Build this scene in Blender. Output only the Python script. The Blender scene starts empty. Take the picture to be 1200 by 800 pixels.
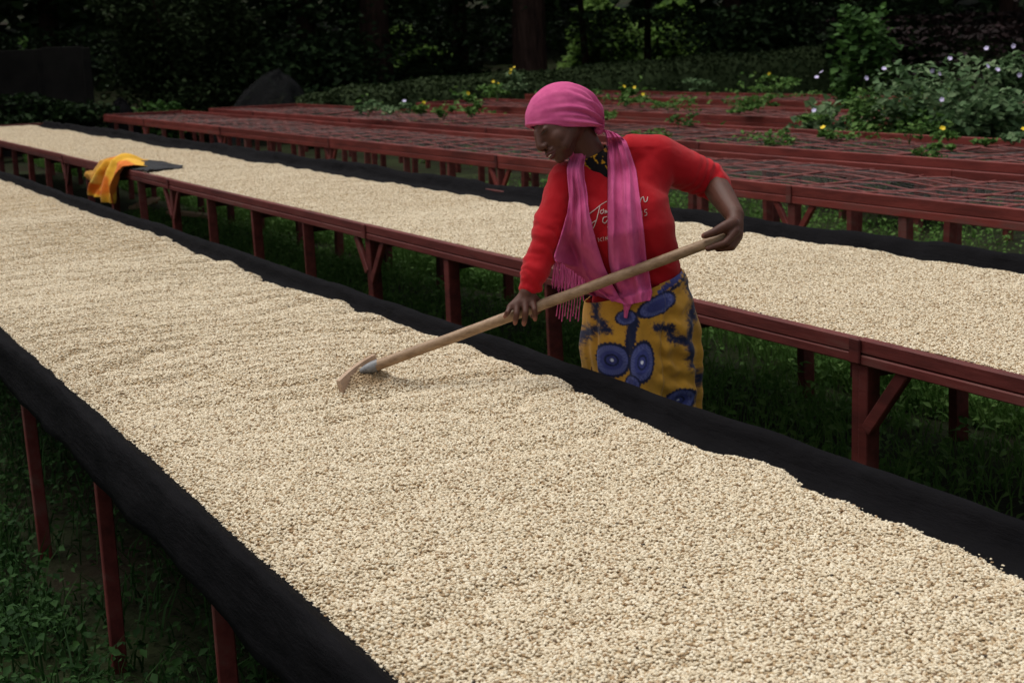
import bpy, bmesh, math, random
import numpy as np
from mathutils import Vector, Matrix
from mathutils.bvhtree import BVHTree

random.seed(7)
rng = np.random.default_rng(7)
scene = bpy.context.scene
COL = scene.collection

# ------------------------------------------------------------------ camera
FPX, CAMH = 1750.0, 1.70                       # focal length in photo pixels (1200 wide), camera height


def solve_cam(vp=(-340.0, 75.0), roll=0.035):
    """Camera axes from the vanishing point of the tables (world +Y) and the tilt of the horizon."""
    v = np.array([vp[0] - 600, vp[1] - 400, FPX])
    yv = v / np.linalg.norm(v)
    n = np.cross(v, np.array([1, -roll, 0]))
    n /= np.linalg.norm(n)
    if n[1] > 0:
        n = -n
    xv = np.cross(yv, n)
    return np.array([xv / np.linalg.norm(xv), yv, n])


RC = solve_cam()
CP = np.array([0.0, 0.0, CAMH])
RIGHT, UP, FWD = RC[:, 0], -RC[:, 1], RC[:, 2]


def J(px, py, depth):
    """Point seen at photo pixel (px,py) at a given depth in metres."""
    return CP + (RC @ np.array([px - 600, py - 400, FPX])) * (depth / FPX)


def ray(px, py):
    return RC @ np.array([px - 600, py - 400, FPX])


def atz(px, py, z):
    d = ray(px, py)
    return CP + d * ((z - CAMH) / d[2])


def atd(px, dist, z=0.0):
    """Ground point in the direction of photo column px at a horizontal distance."""
    d = ray(px, 60)
    d = d / math.hypot(d[0], d[1]) * dist
    return np.array([d[0], d[1], z])


cam_data = bpy.data.cameras.new('camera')
cam_data.sensor_width = 36.0
cam_data.sensor_fit = 'HORIZONTAL'
cam_data.lens = FPX / 1200 * 36
cam_data.clip_start, cam_data.clip_end = 0.05, 600
cam_data.dof.use_dof = True
cam_data.dof.focus_distance = 3.7
cam_data.dof.aperture_fstop = 8.0
cam = bpy.data.objects.new('camera', cam_data)
COL.objects.link(cam)
M = Matrix.Identity(4)
for i in range(3):
    M[i][0], M[i][1], M[i][2], M[i][3] = RIGHT[i], UP[i], -FWD[i], CP[i]
cam.matrix_world = M
scene.camera = cam

# ------------------------------------------------------------------ light
SUN_EL, SUN_AZ = math.radians(72), math.radians(-35)     # azimuth from +Y towards +X
sun_from = Vector((math.sin(SUN_AZ) * math.cos(SUN_EL), math.cos(SUN_AZ) * math.cos(SUN_EL), math.sin(SUN_EL)))
world = bpy.data.worlds.new('World')
scene.world = world
world.use_nodes = True
wn = world.node_tree
wn.nodes.clear()
sky = wn.nodes.new('ShaderNodeTexSky')
sky.sky_type = 'NISHITA'
sky.sun_disc = False
sky.sun_elevation = SUN_EL
sky.sun_rotation = SUN_AZ
sky.dust_density = 4.0
hs = wn.nodes.new('ShaderNodeHueSaturation')
hs.inputs['Saturation'].default_value = 0.30
bg = wn.nodes.new('ShaderNodeBackground')
bg.inputs['Strength'].default_value = 0.09
wo = wn.nodes.new('ShaderNodeOutputWorld')
wn.links.new(sky.outputs[0], hs.inputs['Color'])
wn.links.new(hs.outputs[0], bg.inputs[0])
wn.links.new(bg.outputs[0], wo.inputs[0])
sd = bpy.data.lights.new('sun', 'SUN')
sd.energy = 1.5
sd.angle = math.radians(60)
sd.color = (1.0, 0.96, 0.9)
sun = bpy.data.objects.new('sun', sd)
COL.objects.link(sun)
sun.rotation_euler = sun_from.to_track_quat('Z', 'Y').to_euler()
vs = scene.view_settings
vs.view_transform = 'Standard'
vs.look = 'None'
vs.gamma = 1.0
vs.use_curve_mapping = False
vs.exposure = 0.50
scene.cycles.use_denoising = True
scene.cycles.max_bounces = 6


# ------------------------------------------------------------------ helpers: noise, meshes, objects
def _h(x, y, z):
    return np.modf(np.abs(np.sin(x * 127.1 + y * 311.7 + z * 74.7) * 43758.5453))[0]


def vnoise(x, y, z=0.0):
    x, y, z = np.broadcast_arrays(np.asarray(x, float), np.asarray(y, float), np.asarray(z, float))
    xi, yi, zi = np.floor(x), np.floor(y), np.floor(z)
    f = [x - xi, y - yi, z - zi]
    f = [t * t * (3 - 2 * t) for t in f]
    r = 0
    for a in (0, 1):
        for b in (0, 1):
            for c in (0, 1):
                w = (f[0] if a else 1 - f[0]) * (f[1] if b else 1 - f[1]) * (f[2] if c else 1 - f[2])
                r = r + w * _h(xi + a, yi + b, zi + c)
    return r * 2 - 1


def fbm(x, y, z=0.0, o=3):
    r, a = 0, 1.0
    for k in range(o):
        r = r + a * vnoise(x * 2 ** k + 7.3 * k, y * 2 ** k + 3.1 * k, np.asarray(z) * 2 ** k)
        a *= 0.5
    return r


def sstep(a, b, x):
    t = np.clip((x - a) / (b - a), 0, 1)
    return t * t * (3 - 2 * t)


def fast_mesh(name, V, F):
    """V (n,3), F (m,k) uniform polygons."""
    V = np.asarray(V, np.float32)
    F = np.asarray(F, np.int32)
    me = bpy.data.meshes.new(name)
    me.vertices.add(len(V))
    me.vertices.foreach_set('co', V.ravel())
    k = F.shape[1]
    me.loops.add(F.size)
    me.loops.foreach_set('vertex_index', F.ravel())
    me.polygons.add(len(F))
    me.polygons.foreach_set('loop_start', np.arange(0, F.size, k, dtype=np.int32))
    me.polygons.foreach_set('loop_total', np.full(len(F), k, np.int32))
    me.update(calc_edges=True)
    me.validate()
    return me


def smooth(me, on=True):
    me.polygons.foreach_set('use_smooth', np.full(len(me.polygons), on))
    me.update()


def grid_faces(nr, nc, wrap=False):
    r = np.arange(nr - 1)[:, None]
    c = np.arange(nc if wrap else nc - 1)[None, :]
    c2 = (c + 1) % nc
    return np.stack([r * nc + c, r * nc + c2, (r + 1) * nc + c2, (r + 1) * nc + c], -1).reshape(-1, 4)


def tag(o, label=None, cat=None, group=None, kind=None):
    for k, v in (('label', label), ('category', cat), ('group', group), ('kind', kind)):
        if v:
            o[k] = v
    return o


def link(name, me, mat=None, parent=None, loc=None):
    """One mesh object; under a parent the mesh is in world space unless loc is given (loc is in world space too)."""
    o = bpy.data.objects.new(name, me)
    COL.objects.link(o)
    if mat is not None and me is not None and not me.materials:
        me.materials.append(mat)
    p = np.array(loc if loc is not None else (0, 0, 0), float)
    if parent is not None:
        q = parent
        while q is not None:
            p = p - np.array(q.location)
            q = q.parent
        o.parent = parent
    o.location = p
    return o


def thing(name, loc, label, cat, group=None):
    o = bpy.data.objects.new(name, None)
    o.empty_display_size = 0.1
    COL.objects.link(o)
    o.location = loc
    return tag(o, label, cat, group)


def box_mesh(name, sx, sy, sz, bevel=0.004, jitter=0.0, seg=1):
    bm = bmesh.new()
    bmesh.ops.create_cube(bm, size=1)
    bmesh.ops.scale(bm, vec=(sx, sy, sz), verts=bm.verts)
    if jitter:
        for v in bm.verts:
            v.co += Vector([random.uniform(-jitter, jitter) for _ in range(3)])
    if bevel:
        bmesh.ops.bevel(bm, geom=bm.edges[:], offset=bevel, segments=seg, affect='EDGES', profile=0.6)
    me = bpy.data.meshes.new(name)
    bm.to_mesh(me)
    bm.free()
    return me


def beam_mesh(name, a, b, w, h, up=(0, 0, 1), bevel=0.004):
    """A bar from a to b (world space)."""
    a, b = Vector(a), Vector(b)
    d = b - a
    me = box_mesh(name, d.length, w, h, bevel)
    x = d.normalized()
    z = Vector(up)
    y = z.cross(x).normalized()
    z = x.cross(y)
    m = Matrix((x, y, z)).transposed().to_4x4()
    m.translation = (a + b) / 2
    me.transform(m)
    return me


def tube_arrays(pts, rad, n=12, caps=True):
    """Tapered tube along points with a rounded end cap; returns V,F(quads + degenerate caps as quads)."""
    pts = np.asarray(pts, float)
    rad = np.asarray(rad, float)
    m = len(pts)
    T = np.gradient(pts, axis=0)
    T /= np.linalg.norm(T, axis=1)[:, None] + 1e-9
    ref = np.array([0, 0, 1.0]) if abs(T[0][2]) < 0.9 else np.array([1.0, 0, 0])
    V = []
    N = np.cross(T[0], ref)
    N /= np.linalg.norm(N)
    rings = []
    for i in range(m):
        N = N - T[i] * N.dot(T[i])
        N /= np.linalg.norm(N) + 1e-9
        B = np.cross(T[i], N)
        rings.append((pts[i], rad[i], N.copy(), B))
    full = []
    if caps:
        p, r, N, B = rings[0]
        for k in (0.08, 0.5, 0.85):
            full.append((p - T[0] * r * math.sqrt(1 - k * k), r * k, N, B))
    full += rings
    if caps:
        p, r, N, B = rings[-1]
        for k in (0.85, 0.5, 0.08):
            full.append((p + T[-1] * r * math.sqrt(1 - k * k), r * k, N, B))
    a = np.linspace(0, 2 * math.pi, n, endpoint=False)
    for p, r, N, B in full:
        V.append(p + r * (np.cos(a)[:, None] * N + np.sin(a)[:, None] * B))
    V = np.concatenate(V)
    F = [list(f) for f in grid_faces(len(full), n, True)]
    F.append(list(range(n))[::-1])
    F.append(list(range(len(V) - n, len(V))))
    return V, F


def tube_mesh(name, pts, rad, n=12, sm=True):
    V, F = tube_arrays(pts, rad, n)
    me = bpy.data.meshes.new(name)
    me.from_pydata([tuple(v) for v in V], [], F)
    if sm:
        smooth(me)
    return me


class Blob:
    """Collects closed shapes and fuses them into one continuous skin (voxel remesh)."""

    def __init__(self):
        self.V, self.F, self.n = [], [], 0

    def add(self, V, F):
        self.V.append(np.asarray(V, float))
        self.F += [[i + self.n for i in f] for f in F]
        self.n += len(V)

    def tube(self, pts, rad, n=16):
        self.add(*tube_arrays(pts, rad, n))

    def ell(self, c, ax, n=16):
        """ax: three semi-axis vectors"""
        th = np.linspace(0.02, math.pi - 0.02, n)
        ph = np.linspace(0, 2 * math.pi, n * 2, endpoint=False)
        d = np.stack([np.outer(np.sin(th), np.cos(ph)), np.outer(np.sin(th), np.sin(ph)), np.outer(np.cos(th), np.ones_like(ph))], -1).reshape(-1, 3)
        V = np.asarray(c) + d @ np.asarray(ax)
        F = [list(f) for f in grid_faces(n, n * 2, True)] + [list(range(n * 2))[::-1], list(range(n * 2 * (n - 1), n * 2 * n))]
        self.add(V, F)

    def loft(self, rings):
        """rings: list of (centre, axis_a, axis_b)"""
        a = np.linspace(0, 2 * math.pi, 40, endpoint=False)
        V = np.concatenate([np.asarray(c) + np.cos(a)[:, None] * A + np.sin(a)[:, None] * B for c, A, B in rings])
        F = [list(f) for f in grid_faces(len(rings), 40, True)] + [list(range(40))[::-1], list(range(40 * (len(rings) - 1), 40 * len(rings)))]
        self.add(V, F)

    def skin(self, name, voxel, iters=6):
        me = bpy.data.meshes.new('tmp')
        me.from_pydata([tuple(v) for v in np.concatenate(self.V)], [], self.F)
        o = bpy.data.objects.new('tmp', me)
        COL.objects.link(o)
        r = o.modifiers.new('r', 'REMESH')
        r.mode = 'VOXEL'
        r.voxel_size = voxel
        s = o.modifiers.new('s', 'SMOOTH')
        s.factor, s.iterations = 0.5, iters
        dg = bpy.context.evaluated_depsgraph_get()
        out = bpy.data.meshes.new_from_object(o.evaluated_get(dg))
        bpy.data.objects.remove(o)
        bpy.data.meshes.remove(me)
        out.name = name
        out.materials.clear()
        smooth(out)
        return out


def get_co(me):
    a = np.empty(len(me.vertices) * 3, np.float32)
    me.vertices.foreach_get('co', a)
    return a.reshape(-1, 3).astype(float)


def get_no(me):
    a = np.empty(len(me.vertices) * 3, np.float32)
    me.vertices.foreach_get('normal', a)
    return a.reshape(-1, 3).astype(float)


def set_co(me, V):
    me.vertices.foreach_set('co', np.asarray(V, np.float32).ravel())
    me.update()


# ------------------------------------------------------------------ materials
def mat(name, base=(0.5, 0.5, 0.5), rough=0.7, spec=0.3):
    m = bpy.data.materials.new(name)
    m.use_nodes = True
    b = m.node_tree.nodes['Principled BSDF']
    b.inputs['Base Color'].default_value = (*base, 1)
    b.inputs['Roughness'].default_value = rough
    b.inputs['Specular IOR Level'].default_value = spec
    return m


def nd(m, t, **kw):
    n = m.node_tree.nodes.new(t)
    for k, v in kw.items():
        if k in n.inputs:
            n.inputs[k].default_value = v
        else:
            setattr(n, k, v)
    return n


def lk(m, a, b):
    m.node_tree.links.new(a, b)


def bsdf(m):
    return m.node_tree.nodes['Principled BSDF']


def ramp(m, fac, stops):
    r = nd(m, 'ShaderNodeValToRGB')
    e = r.color_ramp.elements
    while len(e) < len(stops):
        e.new(0.5)
    for i, (p, c) in enumerate(stops):
        e[i].position = p
        e[i].color = (*c, 1)
    lk(m, fac, r.inputs[0])
    return r


def coords(m, scale=(1, 1, 1), kind='Object'):
    tc = nd(m, 'ShaderNodeTexCoord')
    mp = nd(m, 'ShaderNodeMapping')
    mp.inputs['Scale'].default_value = scale
    lk(m, tc.outputs[kind], mp.inputs[0])
    return mp.outputs[0]


def noise_tex(m, vec, scale, detail=4, rough=0.6):
    n = nd(m, 'ShaderNodeTexNoise')
    n.inputs['Scale'].default_value = scale
    n.inputs['Detail'].default_value = detail
    n.inputs['Roughness'].default_value = rough
    if vec is not None:
        lk(m, vec, n.inputs['Vector'])
    return n


def bump(m, height, strength=0.3, dist=0.01):
    b = nd(m, 'ShaderNodeBump')
    b.inputs['Strength'].default_value = strength
    b.inputs['Distance'].default_value = dist
    lk(m, height, b.inputs['Height'])
    lk(m, b.outputs[0], bsdf(m).inputs['Normal'])
    return b


def noisy(name, stops, scale, rough=0.8, spec=0.2, stretch=(1, 1, 1), bstr=0.3, bdist=0.005, bscale=None, kind='Object'):
    m = mat(name, rough=rough, spec=spec)
    c = coords(m, stretch, kind)
    n = noise_tex(m, c, scale, 6)
    r = ramp(m, n.outputs[0], stops)
    lk(m, r.outputs[0], bsdf(m).inputs['Base Color'])
    n2 = noise_tex(m, c, bscale or scale * 4, 4)
    bump(m, n2.outputs[0], bstr, bdist)
    return m


def leafy(name, stops, rough=0.7, spec=0.1, trans=0.25):
    """Foliage: a colour for each leaf, some light through the blades."""
    m = mat(name, rough=rough, spec=spec)
    g = nd(m, 'ShaderNodeNewGeometry')
    n = noise_tex(m, coords(m), 0.9, 2)
    mx = nd(m, 'ShaderNodeMath', operation='MULTIPLY_ADD')
    mx.inputs[1].default_value = 0.6
    lk(m, g.outputs['Random Per Island'], mx.inputs[0])
    m2 = nd(m, 'ShaderNodeMath', operation='MULTIPLY')
    m2.inputs[1].default_value = 0.4
    lk(m, n.outputs[0], m2.inputs[0])
    lk(m, m2.outputs[0], mx.inputs[2])
    r = ramp(m, mx.outputs[0], stops)
    lk(m, r.outputs[0], bsdf(m).inputs['Base Color'])
    tr = nd(m, 'ShaderNodeBsdfTranslucent')
    lk(m, r.outputs[0], tr.inputs[0])
    ms = nd(m, 'ShaderNodeMixShader')
    ms.inputs[0].default_value = trans
    out = m.node_tree.nodes['Material Output']
    lk(m, bsdf(m).outputs[0], ms.inputs[1])
    lk(m, tr.outputs[0], ms.inputs[2])
    lk(m, ms.outputs[0], out.inputs[0])
    return m


def red_wood(name, a=(0.062, 0.0098, 0.0078), b=(0.125, 0.022, 0.0175)):
    m = mat(name, rough=0.62, spec=0.3)
    c = coords(m, (6, 1, 6))
    n = noise_tex(m, c, 2.2, 8, 0.65)
    g = nd(m, 'ShaderNodeObjectInfo')
    ad = nd(m, 'ShaderNodeMath', operation='MULTIPLY_ADD')
    lk(m, g.outputs['Random'], ad.inputs[0])
    ad.inputs[1].default_value = 0.28
    lk(m, n.outputs[0], ad.inputs[2])
    r = ramp(m, ad.outputs[0], [(0.28, tuple(0.55 * x for x in a)), (0.5, a), (0.72, b), (0.93, (0.13, 0.05, 0.04))])
    lk(m, r.outputs[0], bsdf(m).inputs['Base Color'])
    n2 = noise_tex(m, coords(m, (14, 1.5, 14)), 6, 6)
    bump(m, n2.outputs[0], 0.35, 0.004)
    return m


MAT = {}
MAT['red'] = red_wood('red_painted_wood')
MAT['red_far'] = red_wood('faded_red_wood', (0.115, 0.0165, 0.012), (0.20, 0.032, 0.024))
MAT['ground'] = noisy('soil_and_moss', [(0.3, (0.018, 0.012, 0.007)), (0.5, (0.016, 0.020, 0.008)), (0.7, (0.03, 0.04, 0.014))], 1.3, 0.95, 0.1, bstr=0.8, bdist=0.03, bscale=14)
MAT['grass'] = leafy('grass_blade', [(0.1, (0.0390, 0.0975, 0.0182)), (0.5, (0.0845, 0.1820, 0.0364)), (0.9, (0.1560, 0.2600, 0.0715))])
MAT['weed'] = leafy('weed_leaf', [(0.1, (0.0192, 0.0512, 0.0128)), (0.5, (0.0422, 0.0992, 0.0224)), (0.95, (0.0960, 0.1920, 0.0480))])
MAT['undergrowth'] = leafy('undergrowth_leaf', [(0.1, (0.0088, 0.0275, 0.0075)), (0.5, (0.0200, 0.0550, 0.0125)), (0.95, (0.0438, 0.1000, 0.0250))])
MAT['bright'] = leafy('bright_leaf', [(0.1, (0.0316, 0.0825, 0.0165)), (0.5, (0.0759, 0.1540, 0.0330)), (0.95, (0.1518, 0.2420, 0.0660))])
MAT['lime'] = leafy('lime_leaf_painted_sun', [(0.1, (0.06, 0.12, 0.03)), (0.5, (0.13, 0.23, 0.05)), (0.95, (0.22, 0.34, 0.09))], trans=0.4)  # sunlight of the clearing put into a lighter leaf colour
MAT['bluegreen'] = leafy('bluish_leaf', [(0.1, (0.0359, 0.0747, 0.0299)), (0.5, (0.0934, 0.1610, 0.0690)), (0.95, (0.2156, 0.2875, 0.1495))])
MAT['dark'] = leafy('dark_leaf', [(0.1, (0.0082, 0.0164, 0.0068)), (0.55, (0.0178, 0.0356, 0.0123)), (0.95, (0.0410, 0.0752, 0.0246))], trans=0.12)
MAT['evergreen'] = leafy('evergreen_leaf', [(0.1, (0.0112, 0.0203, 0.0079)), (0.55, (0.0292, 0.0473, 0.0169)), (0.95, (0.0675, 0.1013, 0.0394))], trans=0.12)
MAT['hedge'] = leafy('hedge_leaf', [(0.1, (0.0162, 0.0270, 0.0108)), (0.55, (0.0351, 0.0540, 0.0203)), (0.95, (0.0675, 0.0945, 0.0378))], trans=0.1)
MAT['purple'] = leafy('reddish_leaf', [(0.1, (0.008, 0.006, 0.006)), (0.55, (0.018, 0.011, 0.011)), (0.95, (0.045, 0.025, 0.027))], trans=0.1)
MAT['bark'] = noisy('bark', [(0.3, (0.018, 0.011, 0.009)), (0.6, (0.06, 0.034, 0.026)), (0.8, (0.10, 0.062, 0.048))], 3, 0.95, 0.1, (5, 5, 0.7), 1.0, 0.05)
MAT['stem'] = noisy('green_stem', [(0.3, (0.03, 0.05, 0.015)), (0.7, (0.06, 0.09, 0.03))], 8)
MAT['yellow_fl'] = mat('yellow_petal', (0.75, 0.55, 0.02), 0.6)
MAT['violet_fl'] = mat('pale_violet_petal', (0.62, 0.56, 0.78), 0.6)
MAT['wire'] = noisy('grey_wire', [(0.3, (0.045, 0.042, 0.04)), (0.7, (0.10, 0.09, 0.085))], 30, 0.6, 0.4)
MAT['wire_red'] = noisy('red_wire', [(0.3, (0.12, 0.026, 0.022)), (0.7, (0.24, 0.07, 0.06))], 12, 0.6, 0.3)
MAT['concrete'] = noisy('weathered_concrete', [(0.3, (0.007, 0.0065, 0.006)), (0.7, (0.016, 0.0145, 0.013))], 2.2, 0.95, 0.1, bstr=0.4, bdist=0.01)


def cloth_mat(name, a, b, weave=600, rough=0.85, spec=0.15, big=7.0, sheen=0.2, bstr=0.25):
    m = mat(name, rough=rough, spec=spec)
    c = coords(m)
    n = noise_tex(m, c, big, 5)
    r = ramp(m, n.outputs[0], [(0.3, a), (0.7, b)])
    lk(m, r.outputs[0], bsdf(m).inputs['Base Color'])
    n2 = noise_tex(m, c, weave, 2)
    bump(m, n2.outputs[0], bstr, 0.002)
    bsdf(m).inputs['Sheen Weight'].default_value = sheen
    return m


MAT['black_cloth'] = cloth_mat('black_shade_cloth', (0.0030, 0.0028, 0.0034), (0.0060, 0.0056, 0.0066), 260, 0.85, 0.05, 9, 0.0, 0.4)
_c = MAT['black_cloth']
_n = noise_tex(_c, coords(_c, (7, 1.6, 9)), 5, 7, 0.65)
_b = nd(_c, 'ShaderNodeBump')
_b.inputs['Strength'].default_value, _b.inputs['Distance'].default_value = 0.55, 0.018
lk(_c, _n.outputs[0], _b.inputs['Height'])
_old = [n for n in _c.node_tree.nodes if n.type == 'BUMP' and n != _b][0]
lk(_c, _b.outputs[0], _old.inputs['Normal'])
MAT['sling'] = cloth_mat('dark_net_sling', (0.008, 0.007, 0.007), (0.018, 0.015, 0.015))
MAT['tarp'] = cloth_mat('dark_plastic_sheet', (0.009, 0.009, 0.0105), (0.017, 0.0175, 0.02), 120, 0.6, 0.2, 7, 0.0)
MAT['sweater'] = cloth_mat('red_jersey', (0.36, 0.0065, 0.012), (0.45, 0.0095, 0.016), 900, 0.85, 0.1, 5, 0.1, 0.35)
MAT['pink'] = cloth_mat('pink_scarf_cloth', (0.48, 0.068, 0.20), (0.62, 0.115, 0.27), 900, 0.9, 0.08, 16, 0.05, 0.35)
MAT['print_white'] = mat('cream_print', (0.62, 0.5, 0.46), 0.8)
MAT['teeth'] = mat('tooth', (0.75, 0.7, 0.62), 0.35, 0.5)
MAT['hair'] = mat('black_hair', (0.006, 0.005, 0.005), 0.6)
MAT['lips'] = mat('lip', (0.085, 0.022, 0.022), 0.45, 0.4)
MAT['eye'] = mat('eye', (0.01, 0.008, 0.008), 0.3, 0.5)


def skin_mat():
    m = mat('dark_brown_skin', rough=0.55, spec=0.3)
    n = noise_tex(m, coords(m), 9, 5)
    r = ramp(m, n.outputs[0], [(0.3, (0.062, 0.022, 0.0130)), (0.7, (0.098, 0.037, 0.0225))])
    at = nd(m, 'ShaderNodeAttribute', attribute_name='tip')
    mx = nd(m, 'ShaderNodeMix', data_type='RGBA')
    mx.inputs['B'].default_value = (0.26, 0.10, 0.065, 1)
    lk(m, at.outputs['Fac'], mx.inputs['Factor'])
    lk(m, r.outputs[0], mx.inputs['A'])
    lk(m, mx.outputs['Result'], bsdf(m).inputs['Base Color'])
    n2 = noise_tex(m, coords(m), 220, 3)
    bump(m, n2.outputs[0], 0.12, 0.002)
    bsdf(m).inputs['Subsurface Weight'].default_value = 0.05
    bsdf(m).inputs['Subsurface Radius'].default_value = (0.02, 0.008, 0.005)
    return m


MAT['skin'] = skin_mat()


def attr_cloth(name, attr, rough=0.85):
    m = mat(name, rough=rough, spec=0.15)
    at = nd(m, 'ShaderNodeAttribute', attribute_name=attr)
    n = noise_tex(m, coords(m), 25, 4)
    r = ramp(m, n.outputs[0], [(0.25, (0.8, 0.8, 0.8)), (0.75, (1.1, 1.1, 1.1))])
    mx = nd(m, 'ShaderNodeMix', data_type='RGBA', blend_type='MULTIPLY')
    mx.inputs['Factor'].default_value = 1
    lk(m, at.outputs['Color'], mx.inputs['A'])
    lk(m, r.outputs[0], mx.inputs['B'])
    lk(m, mx.outputs['Result'], bsdf(m).inputs['Base Color'])
    n2 = noise_tex(m, coords(m), 700, 2)
    bump(m, n2.outputs[0], 0.25, 0.002)
    bsdf(m).inputs['Sheen Weight'].default_value = 0.15
    return m


MAT['skirt'] = attr_cloth('printed_wax_cotton', 'print')
MAT['shawl'] = attr_cloth('yellow_orange_shawl', 'print')
MAT['collar'] = attr_cloth('black_yellow_collar', 'print')
MAT['handle'] = noisy('worn_wood_handle', [(0.25, (0.17, 0.10, 0.052)), (0.5, (0.29, 0.185, 0.105)), (0.8, (0.40, 0.27, 0.16))], 5, 0.5, 0.35, (2, 14, 14), 0.3, 0.002)
MAT['blade'] = noisy('rusty_brown_blade', [(0.3, (0.28, 0.18, 0.11)), (0.7, (0.46, 0.33, 0.23))], 14, 0.7, 0.3, bstr=0.3)
MAT['metal'] = noisy('galvanised_ferrule', [(0.3, (0.12, 0.125, 0.13)), (0.7, (0.24, 0.245, 0.25))], 40, 0.45, 0.5)


def bean_mat():
    m = mat('parchment_bean', rough=0.6, spec=0.3)
    at = nd(m, 'ShaderNodeAttribute', attribute_name='rnd', attribute_type='INSTANCER')
    r = ramp(m, at.outputs['Fac'], [(0.0, (0.02, 0.014, 0.01)), (0.0015, (0.03, 0.02, 0.014)), (0.003, (0.22, 0.13, 0.06)), (0.06, (0.40, 0.27, 0.14)), (0.22, (0.59, 0.49, 0.335)), (0.7, (0.69, 0.595, 0.43)), (1.0, (0.77, 0.69, 0.53))])
    # beans mixed to brown around the heap at the blade, fading outwards
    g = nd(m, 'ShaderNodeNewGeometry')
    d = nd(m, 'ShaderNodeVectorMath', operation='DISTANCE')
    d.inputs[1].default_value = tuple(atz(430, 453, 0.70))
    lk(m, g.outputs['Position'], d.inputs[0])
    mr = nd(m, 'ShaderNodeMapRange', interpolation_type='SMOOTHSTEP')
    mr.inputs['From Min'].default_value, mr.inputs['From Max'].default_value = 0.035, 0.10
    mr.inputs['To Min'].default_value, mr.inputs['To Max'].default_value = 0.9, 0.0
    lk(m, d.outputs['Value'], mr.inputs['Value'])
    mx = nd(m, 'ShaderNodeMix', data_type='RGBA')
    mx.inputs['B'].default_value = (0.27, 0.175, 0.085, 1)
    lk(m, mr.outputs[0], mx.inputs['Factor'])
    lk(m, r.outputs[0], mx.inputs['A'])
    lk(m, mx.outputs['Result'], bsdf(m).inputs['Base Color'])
    return m


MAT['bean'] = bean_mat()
MAT['bean_base'] = noisy('bean_layer', [(0.3, (0.40, 0.29, 0.165)), (0.7, (0.56, 0.44, 0.28))], 120, 0.8, 0.1, bstr=0.6, bdist=0.006, bscale=160)


def gnd(y):
    """The plot falls gently away from the camera."""
    return -0.006 * np.maximum(0.0, np.asarray(y, float) - 4.0)


# ------------------------------------------------------------------ ground
def build_ground():
    xs = np.concatenate([np.linspace(-160, -6, 14), np.linspace(-5, 16, 90), np.linspace(17, 160, 14)])
    ys = np.concatenate([np.linspace(-120, -3, 10), np.linspace(-2, 26, 110), np.linspace(28, 180, 20)])
    X, Y = np.meshgrid(xs, ys)
    d = np.hypot(X, Y)
    Z = gnd(np.minimum(Y, 30)) + 0.03 * fbm(X * 0.8, Y * 0.8) * (d < 40) - 0.02
    Z = Z + 0.22 * np.maximum(0, d - 44) * (Y > 0)            # the wooded slope behind the plot
    me = fast_mesh('ground', np.stack([X, Y, Z], -1).reshape(-1, 3), grid_faces(len(ys), len(xs)))
    smooth(me)
    tag(link('ground', me, MAT['ground']), 'dark soil and low turf under and around the drying tables', None, kind='structure')


build_ground()


# ------------------------------------------------------------------ leaves
def leaf_arrays(P, size, up=0.5, aspect=1.7, N=None, fold=0.25):
    """Rhombic leaves, each two triangles folded along the midrib (4 verts, own island)."""
    n = len(P)
    size = np.broadcast_to(size, (n,)).astype(float)
    nrm = rng.normal(size=(n, 3))
    nrm /= np.linalg.norm(nrm, axis=1)[:, None]
    nrm[:, 2] = np.abs(nrm[:, 2])
    if N is not None:
        nrm = nrm * (1 - up) + N * up
    else:
        nrm = nrm * (1 - up) + np.array([0, 0, 1.0]) * up
    nrm /= np.linalg.norm(nrm, axis=1)[:, None] + 1e-9
    t = np.cross(nrm, rng.normal(size=(n, 3)))
    t /= np.linalg.norm(t, axis=1)[:, None] + 1e-9
    b = np.cross(nrm, t)
    L = size[:, None] * aspect * 0.5
    W = size[:, None] * 0.5
    V = np.stack([P - t * L, P + b * W + nrm * W * fold, P + t * L - nrm * L * 0.25, P - b * W + nrm * W * fold], 1).reshape(-1, 3)
    i = np.arange(n)[:, None] * 4
    F = np.concatenate([i + np.array([0, 1, 2]), i + np.array([0, 2, 3])], 1).reshape(-1, 3)
    return V, F


def join_tris(parts):
    Vs, Fs, o = [], [], 0
    for V, F in parts:
        F = np.asarray(F)
        if F.shape[1] == 4:
            F = np.concatenate([F[:, :3], F[:, [0, 2, 3]]])
        Vs.append(V)
        Fs.append(F + o)
        o += len(V)
    return np.concatenate(Vs), np.concatenate(Fs)


def clump_points(c, r, n, lobes=14, hollow=0.5, seed=0):
    """Leaf positions in lobes over an uneven ellipsoid."""
    g = np.random.default_rng(seed)
    c, r = np.asarray(c, float), np.asarray(r, float)
    d = g.normal(size=(lobes, 3))
    d /= np.linalg.norm(d, axis=1)[:, None]
    lc = d * g.uniform(0.35, 0.85, (lobes, 1))
    lr = g.uniform(0.25, 0.5, lobes)
    k = g.integers(0, lobes, n)
    e = g.normal(size=(n, 3))
    e /= np.linalg.norm(e, axis=1)[:, None]
    p = lc[k] + e * (lr[k] * g.uniform(hollow, 1.05, n))[:, None]
    return c + p * r, e


# ------------------------------------------------------------------ drying tables
LEG_H = 0.80


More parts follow.
